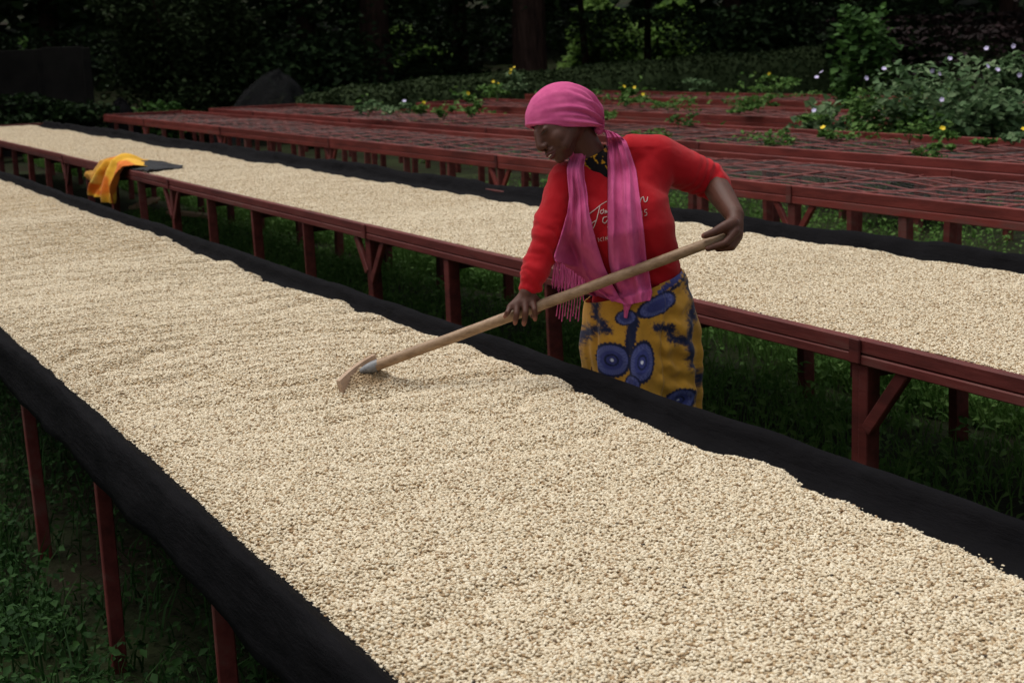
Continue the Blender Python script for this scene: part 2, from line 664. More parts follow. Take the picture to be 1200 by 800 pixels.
def leg_mesh(k=1.0):
    bm = bmesh.new()
    for dx, dy, w, t in ((0.0, -0.019 * k, 0.036 * k, 0.062 * k), (0.006 * k, 0.019 * k, 0.034 * k, 0.05 * k)):
        r = bmesh.ops.create_cube(bm, size=1)
        bmesh.ops.scale(bm, vec=(t, w, LEG_H), verts=r['verts'])
        bmesh.ops.translate(bm, vec=(dx, dy, -LEG_H / 2), verts=r['verts'])
    bmesh.ops.bevel(bm, geom=bm.edges[:], offset=0.003, segments=1, affect='EDGES')
    me = bpy.data.meshes.new('leg')
    bm.to_mesh(me)
    bm.free()
    me.materials.append(MAT['red'])
    return me


LEG, LEG_THIN = leg_mesh(), leg_mesh(0.68)
_bm = {}


def shared_box(key, sx, sy, sz, m, bev=0.004):
    if key not in _bm:
        _bm[key] = box_mesh(key, sx, sy, sz, bev)
        _bm[key].materials.append(m)
    return _bm[key]


def wire_net(x0, x1, y0, y1, z, step, seed, sag=0.03):
    """Fine square wire netting stretched over the frame, slightly slack: thin three-sided wires."""
    parts = []
    xs = np.arange(x0, x1, step)
    ys = np.linspace(y0, y1, int((y1 - y0) / 0.25))

    def h(x, y):
        return z + gnd(y) - sag * np.abs(np.sin(np.pi * (y - y0) / 0.6)) * 0.6 + 0.02 * fbm(x * 1.3 + seed, y * 0.7)

    def wire(x, y, r):
        P = np.stack([x, y, h(x, y)], -1)
        T = np.gradient(P, axis=0)
        T /= np.linalg.norm(T, axis=1)[:, None]
        S = np.cross(T, [0, 0, 1.0])
        ring = np.stack([P + S * r, P - S * r, P + np.array([0, 0, 1.6 * r])], 1)
        n = len(P)
        i = np.arange(n - 1)[:, None] * 3
        F = np.concatenate([np.concatenate([i + a, i + b, i + 3 + b, i + 3 + a], 1) for a, b in ((0, 1), (1, 2), (2, 0))])
        return ring.reshape(-1, 3), F

    for x in xs:
        parts.append(wire(x + 0.006 * fbm(ys * 0.9, x * 9), ys, 0.0011))
    for y in np.arange(y0, y1, step):
        xx = np.linspace(x0, x1, 6)
        parts.append(wire(xx, y + 0.01 * fbm(xx * 2, y * 5.0), 0.0011))
    V, F = join_tris(parts)
    return fast_mesh('wire_netting', V, F), h


def drying_table(x0, x1, y0, y1, T, label, ph, legx=(0.03, 0.03), net=False, sling=False, step=1.0, rail_m='red', bars=0.6, ends=True, rails=(1, 1), group=None, leg_phase=0.0, net_step=0.06, seed=0, thin=False, rh=(0.066, 0.046)):
    ym = (y0 + y1) / 2
    t = thing('drying_table', ((x0 + x1) / 2, ym, float(gnd(ym))), label, 'drying table', group)
    m = MAT[rail_m]
    # rails in 4 m boards that meet at the main posts
    cuts = [y0] + [y for y in np.arange(ph - 40, y1, 4.0) if y0 + 0.3 < y < y1 - 0.3] + [y1]
    for side, x in ((0, x0), (1, x1)):
        s = 1 if side == 0 else -1
        if not rails[side]:
            continue
        for a, b in zip(cuts[:-1], cuts[1:]):
            za, zb = T + float(gnd(a)), T + float(gnd(b))
            jit = random.uniform(-0.004, 0.004)
            link('side_rail', beam_mesh('side_rail', (x + s * 0.014 + jit, a + 0.003, za - rh[0] / 2 - 0.001 + jit), (x + s * 0.014 - jit, b - 0.003, zb - rh[0] / 2 - 0.001), 0.032, rh[0]), m, t)
            link('lower_rail', beam_mesh('lower_rail', (x + s * 0.018 + jit, a + 0.004, za - rh[0] - rh[1] / 2 - 0.003), (x + s * 0.018, b - 0.004, zb - rh[0] - rh[1] / 2 - 0.003 + jit), 0.042, rh[1]), m, t)
            if a > y0 + 0.01:
                link('joint_block', shared_box('joint_block_%.3f' % rh[0], 0.012, 0.050, sum(rh) + 0.002, MAT['red']), m, t, (x - s * 0.007, a, za - sum(rh) / 2 - 0.001))
    # legs each metre, braces at the main posts
    ys = [y for y in np.arange(ph - 36 * step + leg_phase, y1, step) if y0 + 0.05 < y < y1 - 0.02]
    for i, y in enumerate(ys):
        zt = T + float(gnd(y)) - sum(rh) - 0.004
        main = abs(((y - ph + 2) % 4) - 2) < 0.3 and not thin
        for side, x in ((0, x0 + 0.034), (1, x1 - 0.034)):
            o = link('leg', LEG_THIN if thin else LEG, None, t, (x, y, zt))
            o.rotation_euler = (random.uniform(-0.035, 0.035), random.uniform(-0.02, 0.02), random.uniform(-0.2, 0.2))
            if main:
                for sg in ((-1,) if abs(y - 3.52) < 0.1 else (-1, 1)):
                    ln = random.uniform(0.16, 0.24)
                    link('brace', beam_mesh('brace', (x - 0.012, y + sg * 0.03, zt - ln * 0.95), (x - 0.012, y + sg * (0.03 + ln * 0.75), zt + 0.004), 0.026, 0.045), m, t)
        if not net:
            link('cross_beam', shared_box('cross_beam_%.2f' % (x1 - x0), x1 - x0 - 0.09, 0.05, 0.07, MAT['red']), m, t, ((x0 + x1) / 2, y + 0.06, zt - 0.03))
    if ends:
        for y in (y0, y1):
            link('end_board', beam_mesh('end_board', (x0 + 0.04, y, T + float(gnd(y)) - 0.05), (x1 - 0.04, y, T + float(gnd(y)) - 0.05), 0.034, 0.1), m, t)
    if net:
        me, h = wire_net(x0 + 0.03, x1 - 0.03, y0 + 0.02, y1 - 0.02, T - 0.035, net_step, seed)
        tag(link('wire_netting', me, MAT['wire'], t), kind='stuff')
        for y in np.arange(ph - 40, y1, bars):
            if y > y0 + 0.1:
                xx = np.linspace(x0 + 0.03, x1 - 0.03, 7)
                yy = y + 0.03 * fbm(xx * 1.5, y) + random.uniform(-.05, .05)
                link('cross_bar', tube_mesh('cross_bar', np.stack([xx, yy, h(xx, yy) + 0.006], -1), np.full(7, 0.0095), 6), MAT['wire_red'], t)
        for x in np.linspace(x0 + 0.12, x1 - 0.12, 7):
            yy = np.linspace(y0 + 0.05, y1 - 0.05, 90)
            xx = x + 0.05 * fbm(yy * 0.35, x * 7, 0, 2)
            link('length_wire', tube_mesh('length_wire', np.stack([xx, yy, h(xx, yy) + 0.003], -1), np.full(90, 0.0058), 5), MAT['wire_red'], t)
    if sling:
        ny, nx = int((y1 - y0) / 0.05), 24
        Y = np.linspace(y0 + 0.05, y1 - 0.05, ny)[:, None]
        X = np.linspace(x0 + 0.05, x1 - 0.05, nx)[None, :]
        u = ((Y - ph + 0.30) % step) / step
        sag = 0.085 * np.clip(np.sin(np.pi * u), 0, 1) ** 0.7 * (0.75 + 0.4 * fbm(Y * 0.9, 2.2))
        across = np.sin(np.pi * np.clip((X - x0 - 0.05) / (x1 - x0 - 0.1), 0, 1)) ** 0.25
        Z = T + gnd(Y) - 0.050 - sag * across + 0 * X
        Z[:, 0] = Z[:, 0]
        me = fast_mesh('net_sling', np.stack([X + 0 * Y, Y + 0 * X, Z], -1).reshape(-1, 3), grid_faces(ny, nx))
        smooth(me)
        link('net_sling', me, MAT['sling'], t)
    return t


TA, TB, TC = 0.75, 0.75, 0.75
AX0, AX1 = 0.785, 2.205
BX0, BX1 = 3.03, 4.45
drying_table(AX0, AX1, 0.6, 16.4, TA - 0.06, 'red legged drying table lined with black cloth, heaped with beans being raked', 4.09, step=1.13, ends=True, thin=True)
drying_table(BX0, BX1, 1.6, 24.0, TB, 'drying table with bare red front rail, full of pale beans, behind the woman', 3.52, sling=True, rh=(0.046, 0.032))
drying_table(5.86, 7.24, 2.6, 26.2, TC, 'empty red drying table of wire netting next to the second bean table', 7.45, net=True, rail_m='red_far', seed=1)
drying_table(7.36, 8.96, 3.2, 25.0, 0.80, 'empty weedy red drying table backing onto the netted one', 6.6, net=True, rail_m='red_far', bars=0.7, net_step=0.07, seed=2)
drying_table(10.3, 11.7, 10.2, 23.0, 0.78, 'low red drying table grown over with small yellow flowered weeds', 7.0, net=True, rail_m='red_far', bars=0.8, net_step=0.09, seed=3)
drying_table(12.9, 14.4, 11.0, 24.0, 0.78, 'farthest red drying table in front of the clipped hedge', 9.0, net=True, rail_m='red_far', bars=0.8, net_step=0.1, seed=4)


# ------------------------------------------------------------------ cloth liners and beans
def liner(name, prof, y0, y1, dy, label, wr=0.006, seed=0, hem=None):
    """A cloth laid through a table: profile (x,z) swept along Y with wrinkles."""
    prof = np.asarray(prof, float)
    seg = np.hypot(*np.diff(prof, axis=0).T)
    s = np.concatenate([[0], np.cumsum(seg)])
    S = np.concatenate([np.linspace(s[i], s[i + 1], max(2, int(seg[i] / 0.025)), endpoint=False) for i in range(len(seg))] + [[s[-1]]])
    px, pz = np.interp(S, s, prof[:, 0]), np.interp(S, s, prof[:, 1])
    for _ in range(2):                                       # round the corners
        px[1:-1] = (px[:-2] + 2 * px[1:-1] + px[2:]) / 4
        pz[1:-1] = (pz[:-2] + 2 * pz[1:-1] + pz[2:]) / 4
    ys = np.arange(y0, y1, dy)
    Y, X = np.meshgrid(ys, px, indexing='ij')
    Z = np.broadcast_to(pz, X.shape) + gnd(Y)
    SS = np.broadcast_to(S, X.shape)
    inside = np.broadcast_to(hem(px, pz), X.shape) if hem else 1.0
    w = wr * inside
    X = X - w * np.abs(fbm(Y * 2.3 + seed, SS * 9, 1.7)) * np.where(X < 1.5, 1, -1) - 0.35 * w * fbm(Y * 1.2 + SS * 14, SS * 26 - Y * 2.0, 5.0) * np.where(X < 1.5, 1, -1)
    Z = Z + w * (1.2 * fbm(Y * 3.1 + seed, SS * 4, 4.4) + 0.8 * fbm(Y * 0.9, SS * 1.5 + seed, 0.3))
    me = fast_mesh(name, np.stack([X, Y, Z], -1).reshape(-1, 3), grid_faces(len(ys), len(px)))
    smooth(me)
    o = tag(link(name, me, MAT['black_cloth']), label, 'cloth')
    sol = o.modifiers.new('thickness', 'SOLIDIFY')
    sol.thickness = 0.003
    return o


A_BED = 0.658
liner('table_liner', [(0.760, 0.594), (0.761, 0.64), (0.764, 0.70), (0.771, 0.736), (0.785, 0.748), (0.806, 0.745), (0.838, 0.705), (0.868, A_BED), (2.140, A_BED), (2.160, 0.695), (2.168, 0.714), (2.186, 0.726), (2.212, 0.723), (2.230, 0.70), (2.238, 0.61)], 0.5, 16.5, 0.025,
      'black shade cloth lining the raked table, hanging over its red legs', 0.012, 3, lambda x, z: np.where((x > 0.79) & (x < 2.145), 0.0, np.where(x < 0.79, 1.0, 0.55)))
B_BED = 0.715
liner('table_liner', [(3.058, 0.70), (3.07, B_BED), (4.36, B_BED), (4.395, 0.74), (4.42, 0.785), (4.45, 0.80), (4.482, 0.77), (4.487, 0.715)], 1.65, 23.9, 0.05,
      'black shade cloth under the beans on the bare railed table, rolled up along its back', 0.016, 9, lambda x, z: np.where(x < 4.37, 0.0, 1.0))


def bean_tree():
    ng = bpy.data.node_groups.new('scatter_beans', 'GeometryNodeTree')
    ng.interface.new_socket('Geometry', in_out='INPUT', socket_type='NodeSocketGeometry')
    ng.interface.new_socket('Geometry', in_out='OUTPUT', socket_type='NodeSocketGeometry')
    N = ng.nodes.new
    L = ng.links.new
    gi, go = N('NodeGroupInput'), N('NodeGroupOutput')
    dp = N('GeometryNodeDistributePointsOnFaces')
    dp.inputs['Seed'].default_value = 5
    at = N('GeometryNodeInputNamedAttribute')
    at.inputs['Name'].default_value = 'dens'
    L(gi.outputs[0], dp.inputs['Mesh'])
    L(at.outputs['Attribute'], dp.inputs['Density'])
    ico = N('GeometryNodeMeshIcoSphere')
    ico.inputs['Radius'].default_value = 1
    ico.inputs['Subdivisions'].default_value = 2
    tr = N('GeometryNodeTransform')
    tr.inputs['Scale'].default_value = (0.0049, 0.0032, 0.0022)
    sm = N('GeometryNodeSetShadeSmooth')
    L(ico.outputs['Mesh'], tr.inputs['Geometry'])
    L(tr.outputs[0], sm.inputs['Geometry'])
    ip = N('GeometryNodeInstanceOnPoints')
    rot = N('FunctionNodeRandomValue')
    rot.data_type = 'FLOAT_VECTOR'
    rot.inputs['Min'].default_value = (-0.6, -0.6, 0)
    rot.inputs['Max'].default_value = (0.6, 0.6, 6.283)
    sc = N('FunctionNodeRandomValue')
    sc.inputs[2].default_value, sc.inputs[3].default_value = 0.82, 1.12
    sc.inputs['Seed'].default_value = 11
    off = N('FunctionNodeRandomValue')
    off.data_type = 'FLOAT_VECTOR'
    off.inputs['Min'].default_value = (0, 0, 0.000)
    off.inputs['Max'].default_value = (0, 0, 0.0045)
    off.inputs['Seed'].default_value = 23
    sp = N('GeometryNodeSetPosition')
    L(dp.outputs['Points'], sp.inputs['Geometry'])
    L(off.outputs[0], sp.inputs['Offset'])
    L(sp.outputs[0], ip.inputs['Points'])
    L(sm.outputs[0], ip.inputs['Instance'])
    L(rot.outputs[0], ip.inputs['Rotation'])
    L(sc.outputs[1], ip.inputs['Scale'])
    rv = N('FunctionNodeRandomValue')
    rv.inputs['Seed'].default_value = 31
    sa = N('GeometryNodeStoreNamedAttribute')
    sa.data_type, sa.domain = 'FLOAT', 'INSTANCE'
    sa.inputs['Name'].default_value = 'rnd'
    L(ip.outputs[0], sa.inputs['Geometry'])
    L(rv.outputs[1], sa.inputs['Value'])
    mt = N('GeometryNodeSetMaterial')
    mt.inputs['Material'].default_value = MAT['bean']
    L(sa.outputs[0], mt.inputs['Geometry'])
    jn = N('GeometryNodeJoinGeometry')
    L(gi.outputs[0], jn.inputs[0])
    L(mt.outputs[0], jn.inputs[0])
    L(jn.outputs[0], go.inputs[0])
    return ng


BEANS = bean_tree()
HOE_A = atz(396, 446, 0.735)
HOE_B = atz(438, 415, 0.765)


def bean_bed(label, x0, edge, y0, y1, bed, thick, dens, ripple, step, seed, extra=None, near=None):
    ny = int((y1 - y0) / step)
    Y = np.linspace(y0, y1, ny)
    xs = np.arange(x0, edge[:, 1].max() + 0.14, step)
    X, YY = np.meshgrid(xs, Y)
    ye = edge[np.argsort(edge[:, 0])]
    E = np.interp(Y, ye[:, 0], ye[:, 1]) + 0.05 * (np.mod(Y / 0.34 + 0.5 * vnoise(Y * 1.1, seed), 1.0) - 0.6) * sstep(4.4, 5.6, Y) + 0.012 * fbm(Y * 9, seed) + 0.02 * fbm(Y * 2.1, seed + 3.3)
    d = E[:, None] - X + 0.010 * fbm(X * 30, YY * 30, seed)          # distance inside the heap
    if near is not None:
        d = np.minimum(d, X - near - 0.014 * fbm(YY * 7, X * 3, seed + 1))
    H = thick * (sstep(-0.004, 0.075, d) ** 0.8) * (1 + 0.25 * fbm(X * 2.2, YY * 2.2, seed))
    if ripple:
        amp = ripple * (0.35 + 0.65 * sstep(3.6, 5.2, YY)) * (0.6 + 0.7 * np.clip(fbm(X * 1.1, YY * 0.8, 5), -0.8, 1))
        phs = YY / 0.27 + 0.5 * (X - 1.5) ** 2 + 1.3 * fbm(X * 0.9, YY * 0.8, 2.0) + 0.3 * fbm(X * 4, YY * 2.5, 8)
        dip = (1 - np.abs(np.sin(np.pi * phs))) ** 2.2
        fine = 0.35 * np.sin(2 * np.pi * (YY / 0.085 + 1.4 * fbm(X * 1.3, YY * 1.6, 4.0)))
        H = H + amp * sstep(0.0, 0.08, d) * (0.22 - dip + 0.35 * fine)
    H = H + 0.0022 * fbm(X * 14, YY * 14, 3) * sstep(0.0, 0.05, d)
    if extra:
        H = H + extra(X, YY)
    H = np.where(d < -0.004, -0.0045, H)
    Z = bed + H + gnd(YY)
    D = dens(YY) * np.where(d > 0, 1.0, 0.25 * np.exp(d / 0.016))
    me = fast_mesh('coffee_beans', np.stack([X, YY, Z], -1).reshape(-1, 3), grid_faces(ny, len(xs)))
    smooth(me)
    a = me.attributes.new('dens', 'FLOAT', 'POINT')
    a.data.foreach_set('value', D.astype(np.float32).ravel())
    o = tag(link('coffee_beans', me, MAT['bean_base']), label, None, kind='stuff')
    md = o.modifiers.new('beans', 'NODES')
    md.node_group = BEANS
    return o


def edge_of(pixels, z, shift):
    return np.array([[atz(*p, z)[1], atz(*p, z)[0] + shift] for p in pixels])


EA = edge_of([(100, 225), (160, 262), (215, 272), (250, 298), (300, 310), (325, 327), (395, 345), (475, 370), (515, 378), (522, 393), (560, 398), (612, 415), (650, 432), (690, 447), (700, 460), (760, 485), (800, 502), (849, 524), (890, 534), (927, 534), (950, 545), (969, 564), (1010, 584), (1055, 607), (1100, 620), (1137, 639), (1197, 663)], 0.668, 0.0)
EA[:, 1] = np.minimum(2.066 + (EA[:, 1] - 2.09) * 0.8, 2.162)
k = np.arange(9.4, 17, 0.27)
EA = np.concatenate([EA[EA[:, 0] < 9.0], np.stack([k, 2.11 + 0.035 * np.sin(k * 23.0)], 1)])
EB = edge_of([(340, 192), (400, 203), (450, 211), (560, 229), (620, 240), (820, 258), (900, 272), (960, 287), (1040, 300), (1090, 309), (1120, 307), (1165, 318), (1200, 324)], 0.725, 0.0)
EB[:, 1] = np.minimum(EB[:, 1] + 0.05, 4.385)
k = np.arange(12.2, 24, 0.33)
EB = np.concatenate([EB, np.stack([k, 4.22 + 0.05 * np.sin(k * 17.0)], 1)])


def heap(X, Y):
    c = atz(428, 452, 0.70)
    h = 0.058 * np.exp(-(((X - c[0]) / 0.07) ** 2 + ((Y - c[1]) / 0.07) ** 2)) * (1 + 0.6 * fbm(X * 30, Y * 30, 6.0))
    p = atz(470, 440, 0.70)
    h += 0.012 * np.exp(-(((X - p[0]) / 0.09) ** 2 + ((Y - p[1]) / 0.06) ** 2))
    q = atz(600, 442, 0.70)
    h -= 0.008 * np.exp(-(((X - q[0]) / 0.25) ** 2 + ((Y - q[1]) / 0.05) ** 2))
    return h


bean_bed('pale parchment coffee beans spread over the black lined table under the rake', 0.86, EA, 0.9, 15.5, A_BED, 0.03, lambda y: np.where(y < 7.5, 33000.0, np.where(y < 10, 19000.0, 10000.0)), 0.038, 0.02, 1.0, heap, near=0.872)
bean_bed('pale parchment coffee beans filling the table with the bare red rail', 3.057, EB, 2.2, 23.5, B_BED, 0.028, lambda y: np.where(y < 8, 22000.0, np.where(y < 13, 12000.0, 7000.0)), 0.006, 0.03, 5.0)


# ------------------------------------------------------------------ the woman
RT = RIGHT / np.linalg.norm(RIGHT)
TOC = -FWD / np.linalg.norm(FWD)
UPV = np.array([0, 0, 1.0])
HR = np.array([RT[0], RT[1], 0])
HR /= np.linalg.norm(HR)
HF = np.cross(HR, UPV) * 1.0
if HF @ TOC < 0:
    HF = -HF

# torso rings: px, py, depth, half width, half depth, tilt of the shoulder line
TORSO = [(703, 210, 4.50, 0.085, 0.07, 0.20), (712, 222, 4.50, 0.150, 0.095, 0.20), (720, 242, 4.49, 0.165, 0.112, 0.18),
         (726, 268, 4.49, 0.165, 0.122, 0.15), (734, 292, 4.51, 0.150, 0.108, 0.12), (743, 320, 4.535, 0.141, 0.102, 0.08),
         (748, 350, 4.56, 0.138, 0.092, 0.04), (750, 378, 4.575, 0.140, 0.095, 0.0)]


def torso_rings(grow):
    out = []
    for x, y, d, hw, hd, tl in TORSO:
        a = HR * math.cos(tl) + UPV * math.sin(tl)
        yaw = -0.18
        A = a * math.cos(yaw) + HF * math.sin(yaw) * -1
        B = HF * math.cos(yaw) + a * math.sin(yaw)
        out.append((J(x, y, d), A * (hw + grow), B * (hd + grow)))
    return out


SH_R, EL_R, WR_R = J(664, 212, 4.46), J(642, 278, 4.42), J(620, 335, 4.395)
SH_L, EL_L, WR_L = J(770, 184, 4.51), J(835, 213, 4.61), J(861, 252, 4.41)
mid = lambda a, b, t=0.5: a * (1 - t) + b * t

person = thing('person', (J(750, 385, 4.57)[0], J(750, 385, 4.57)[1], 0.0),
               'woman in pink headscarf, red sweater and yellow printed skirt raking the beans', 'person')

# --- head frame: facing image-left and down, turned a little to the camera
fi = -RT * 0.79 + np.cross(RT, FWD) * 0
up_img = UP / np.linalg.norm(UP)
f_img = -RT * 0.79 - up_img * 0.61
u_img = -RT * 0.61 + up_img * 0.79
yaw = math.radians(24)
HFc = f_img * math.cos(yaw) + TOC * math.sin(yaw)
HUp = u_img
HLt = np.cross(HUp, HFc)
HO = J(652.5, 141, 4.42)
HS = 0.93


def hp(f, l, u):
    return HO + (HFc * f + HLt * l + HUp * u) * HS


def hax(a, b, c):
    return np.array([HFc * a, HLt * b, HUp * c]) * HS


def build_body():
    b = Blob()
    # head
    b.ell(hp(-0.030, 0, 0.010), hax(0.086, 0.073, 0.080))
    b.ell(hp(0.032, 0, -0.030), hax(0.062, 0.061, 0.078))
    b.ell(hp(0.048, 0, -0.075), hax(0.047, 0.046, 0.045))
    b.ell(hp(0.073, 0, -0.103), hax(0.020, 0.022, 0.018))
    for s in (-1, 1):
        b.ell(hp(0.050, s * 0.034, -0.050), hax(0.034, 0.029, 0.034))
        b.ell(hp(0.018, s * 0.044, -0.045), hax(0.045, 0.022, 0.045))
        b.ell(hp(0.076, s * 0.031, -0.006), hax(0.013, 0.016, 0.011))
        b.ell(hp(0.099, s * 0.013, -0.047), hax(0.010, 0.0095, 0.0085))
        b.tube([hp(0.055, s * 0.038, -0.082), hp(0.0, s * 0.046, -0.050)], [0.020, 0.024])
    b.tube([hp(0.086, 0, 0.006), hp(0.096, 0, -0.016), hp(0.108, 0, -0.040)], [0.009, 0.0105, 0.0125])
    b.ell(hp(0.090, 0, -0.068), hax(0.016, 0.027, 0.009))
    b.ell(hp(0.086, 0, -0.084), hax(0.015, 0.023, 0.0085))
    b.ell(hp(-0.010, 0, -0.035), hax(0.070, 0.063, 0.060))
    # neck
    b.tube([J(672, 152, 4.45), J(688, 178, 4.475), J(702, 212, 4.50)], [0.052, 0.050, 0.066], 24)
    b.loft(torso_rings(-0.020))
    b.tube([J(706, 196, 4.50), SH_L], [0.045, 0.05])
    b.tube([J(700, 208, 4.49), SH_R], [0.045, 0.048])
    # arms
    b.tube([SH_R, mid(SH_R, EL_R), EL_R], [0.048, 0.043, 0.036])
    b.tube([EL_R, mid(EL_R, WR_R, 0.35), WR_R, J(617, 344, 4.392)], [0.034, 0.031, 0.0225, 0.0235])
    b.tube([SH_L, mid(SH_L, EL_L), EL_L], [0.052, 0.046, 0.040])
    b.tube([EL_L, mid(EL_L, WR_L, 0.4), WR_L], [0.041, 0.040, 0.029])
    # legs and feet
    P = J(750, 385, 4.57)
    for s in (-1, 1):
        hip = P + HR * 0.085 * s - UPV * 0.02
        kn = np.array([hip[0], hip[1], 0.44]) + HF * 0.03 + HR * 0.01 * s
        an = np.array([hip[0], hip[1], 0.085]) - HF * 0.01
        b.tube([hip, mid(hip, kn), kn], [0.082, 0.07, 0.052])
        b.tube([kn, mid(kn, an, 0.35), an], [0.052, 0.05, 0.034])
        b.tube([an - UPV * 0.045 - HF * 0.03, an - UPV * 0.05 + HF * 0.09, an - UPV * 0.06 + HF * 0.16], [0.038, 0.034, 0.026])
    # right hand: back of the hand up, fingers over the handle
    tips = []
    W = J(617, 344, 4.392)
    kn = [J(624, 352, 4.385), J(615.5, 353, 4.378), J(606, 356, 4.378), J(598, 360, 4.382)]
    for q in kn:
        b.tube([W, mid(W, q, 0.6), q], [0.019, 0.013, 0.0115])
    b.tube([kn[0], kn[1]], [0.011, 0.011])
    b.tube([kn[1], kn[2]], [0.011, 0.011])
    b.tube([kn[2], kn[3]], [0.011, 0.0105])
    pip = [J(626.5, 363, 4.362), J(616, 366, 4.358), J(605.5, 368, 4.36), J(595, 366, 4.366)]
    tip = [J(627, 374, 4.372), J(614, 379.5, 4.368), J(603.5, 378.5, 4.37), J(591.5, 371, 4.378)]
    for q, p, t, r in zip(kn, pip, tip, (0.0092, 0.0095, 0.0092, 0.008)):
        b.tube([q, p], [r * 1.12, r])
        b.tube([p, mid(p, t), t], [r, r * 0.95, r * 0.82])
        tips.append(t)
    b.tube([J(624, 347, 4.39), J(632, 355, 4.41), J(631, 364, 4.425), J(624, 370, 4.43)], [0.013, 0.011, 0.010, 0.0085])
    # left hand: fist round the end of the handle
    W = J(861, 253, 4.405)
    kn = [J(862, 271, 4.352), J(866, 274, 4.372), J(866, 277, 4.394), J(863, 279, 4.414)]
    for q in kn:
        b.tube([W, mid(W, q, 0.55), q], [0.026, 0.020, 0.0125])
    b.ell(J(857, 268, 4.385), np.array([RT * 0.026, up_img * 0.034, TOC * 0.034]))
    for i in range(3):
        b.tube([kn[i], kn[i + 1]], [0.012, 0.012])
    pip = [J(850, 285, 4.335), J(857, 289, 4.352), J(858, 290, 4.376), J(856, 289, 4.40)]
    tip = [J(829.5, 291.5, 4.352), J(841, 292, 4.362), J(846, 291, 4.384), J(847, 288, 4.404)]
    for q, p, t, r in zip(kn, pip, tip, (0.0112, 0.0110, 0.0105, 0.0095)):
        b.tube([q, p], [r * 1.2, r])
        b.tube([p, mid(p, t), t], [r, r * 0.97, r * 0.82])
    b.tube([J(859, 262, 4.362), J(848, 266.5, 4.345), J(836, 272.5, 4.345), J(825, 276.5, 4.352)], [0.020, 0.0165, 0.0125, 0.0095])
    tips.append(J(820, 277, 4.35))
    me = b.skin('body', 0.0032, 7)
    V = get_co(me)
    Nn = get_no(me)
    # sockets, philtrum, mouth crease
    for f, l, u, r, a in ((0.086, 0.031, -0.016, 0.010, -0.003), (0.086, -0.031, -0.016, 0.010, -0.003), (0.083, 0.029, 0.004, 0.010, -0.004), (0.083, -0.029, 0.004, 0.010, -0.004), (0.100, 0, -0.076, 0.008, -0.003), (0.082, 0, -0.094, 0.010, -0.003)):
        d = np.linalg.norm(V - hp(f, l, u), axis=1)
        V += Nn * (a * np.exp(-(d / r) ** 2))[:, None]
    set_co(me, V)
    t = np.zeros(len(V))
    for q in tips:
        d = np.linalg.norm(V - q, axis=1)
        t = np.maximum(t, 0.75 * (1 - sstep(0.007, 0.016, d)))
    a = me.attributes.new('tip', 'FLOAT', 'POINT')
    a.data.foreach_set('value', t.astype(np.float32))
    return me


body_me = build_body()
body = link('body', body_me, MAT['skin'], person)
tag(body, 'dark brown skin of face, neck, forearms and gripping hands')
# face details
lip = Blob()
lip.tube([hp(0.085, -0.026, -0.077), hp(0.100, -0.012, -0.0735), hp(0.1045, 0, -0.0725), hp(0.100, 0.012, -0.0735), hp(0.085, 0.026, -0.077)], [0.002, 0.0048, 0.0052, 0.0048, 0.002])
lip.tube([hp(0.084, -0.025, -0.079), hp(0.096, -0.011, -0.0855), hp(0.100, 0, -0.087), hp(0.096, 0.011, -0.0855), hp(0.084, 0.025, -0.079)], [0.002, 0.005, 0.0055, 0.005, 0.002])
link('lips', lip.skin('lips', 0.0014, 2), MAT['lips'], body)
link('teeth', tube_mesh('teeth', [hp(0.086, -0.021, -0.0785), hp(0.0965, -0.010, -0.079), hp(0.100, 0, -0.0795), hp(0.0965, 0.010, -0.079), hp(0.086, 0.021, -0.0785)], [0.0014, 0.0032, 0.0036, 0.0032, 0.0014], 8), MAT['teeth'], body)
for s in (-1, 1):
    link('eyelash', tube_mesh('eyelash', [hp(0.0865, s * 0.017, -0.010), hp(0.0915, s * 0.030, -0.0125), hp(0.080, s * 0.046, -0.011)], [0.0008, 0.0015, 0.0008], 6), MAT['eye'], body)


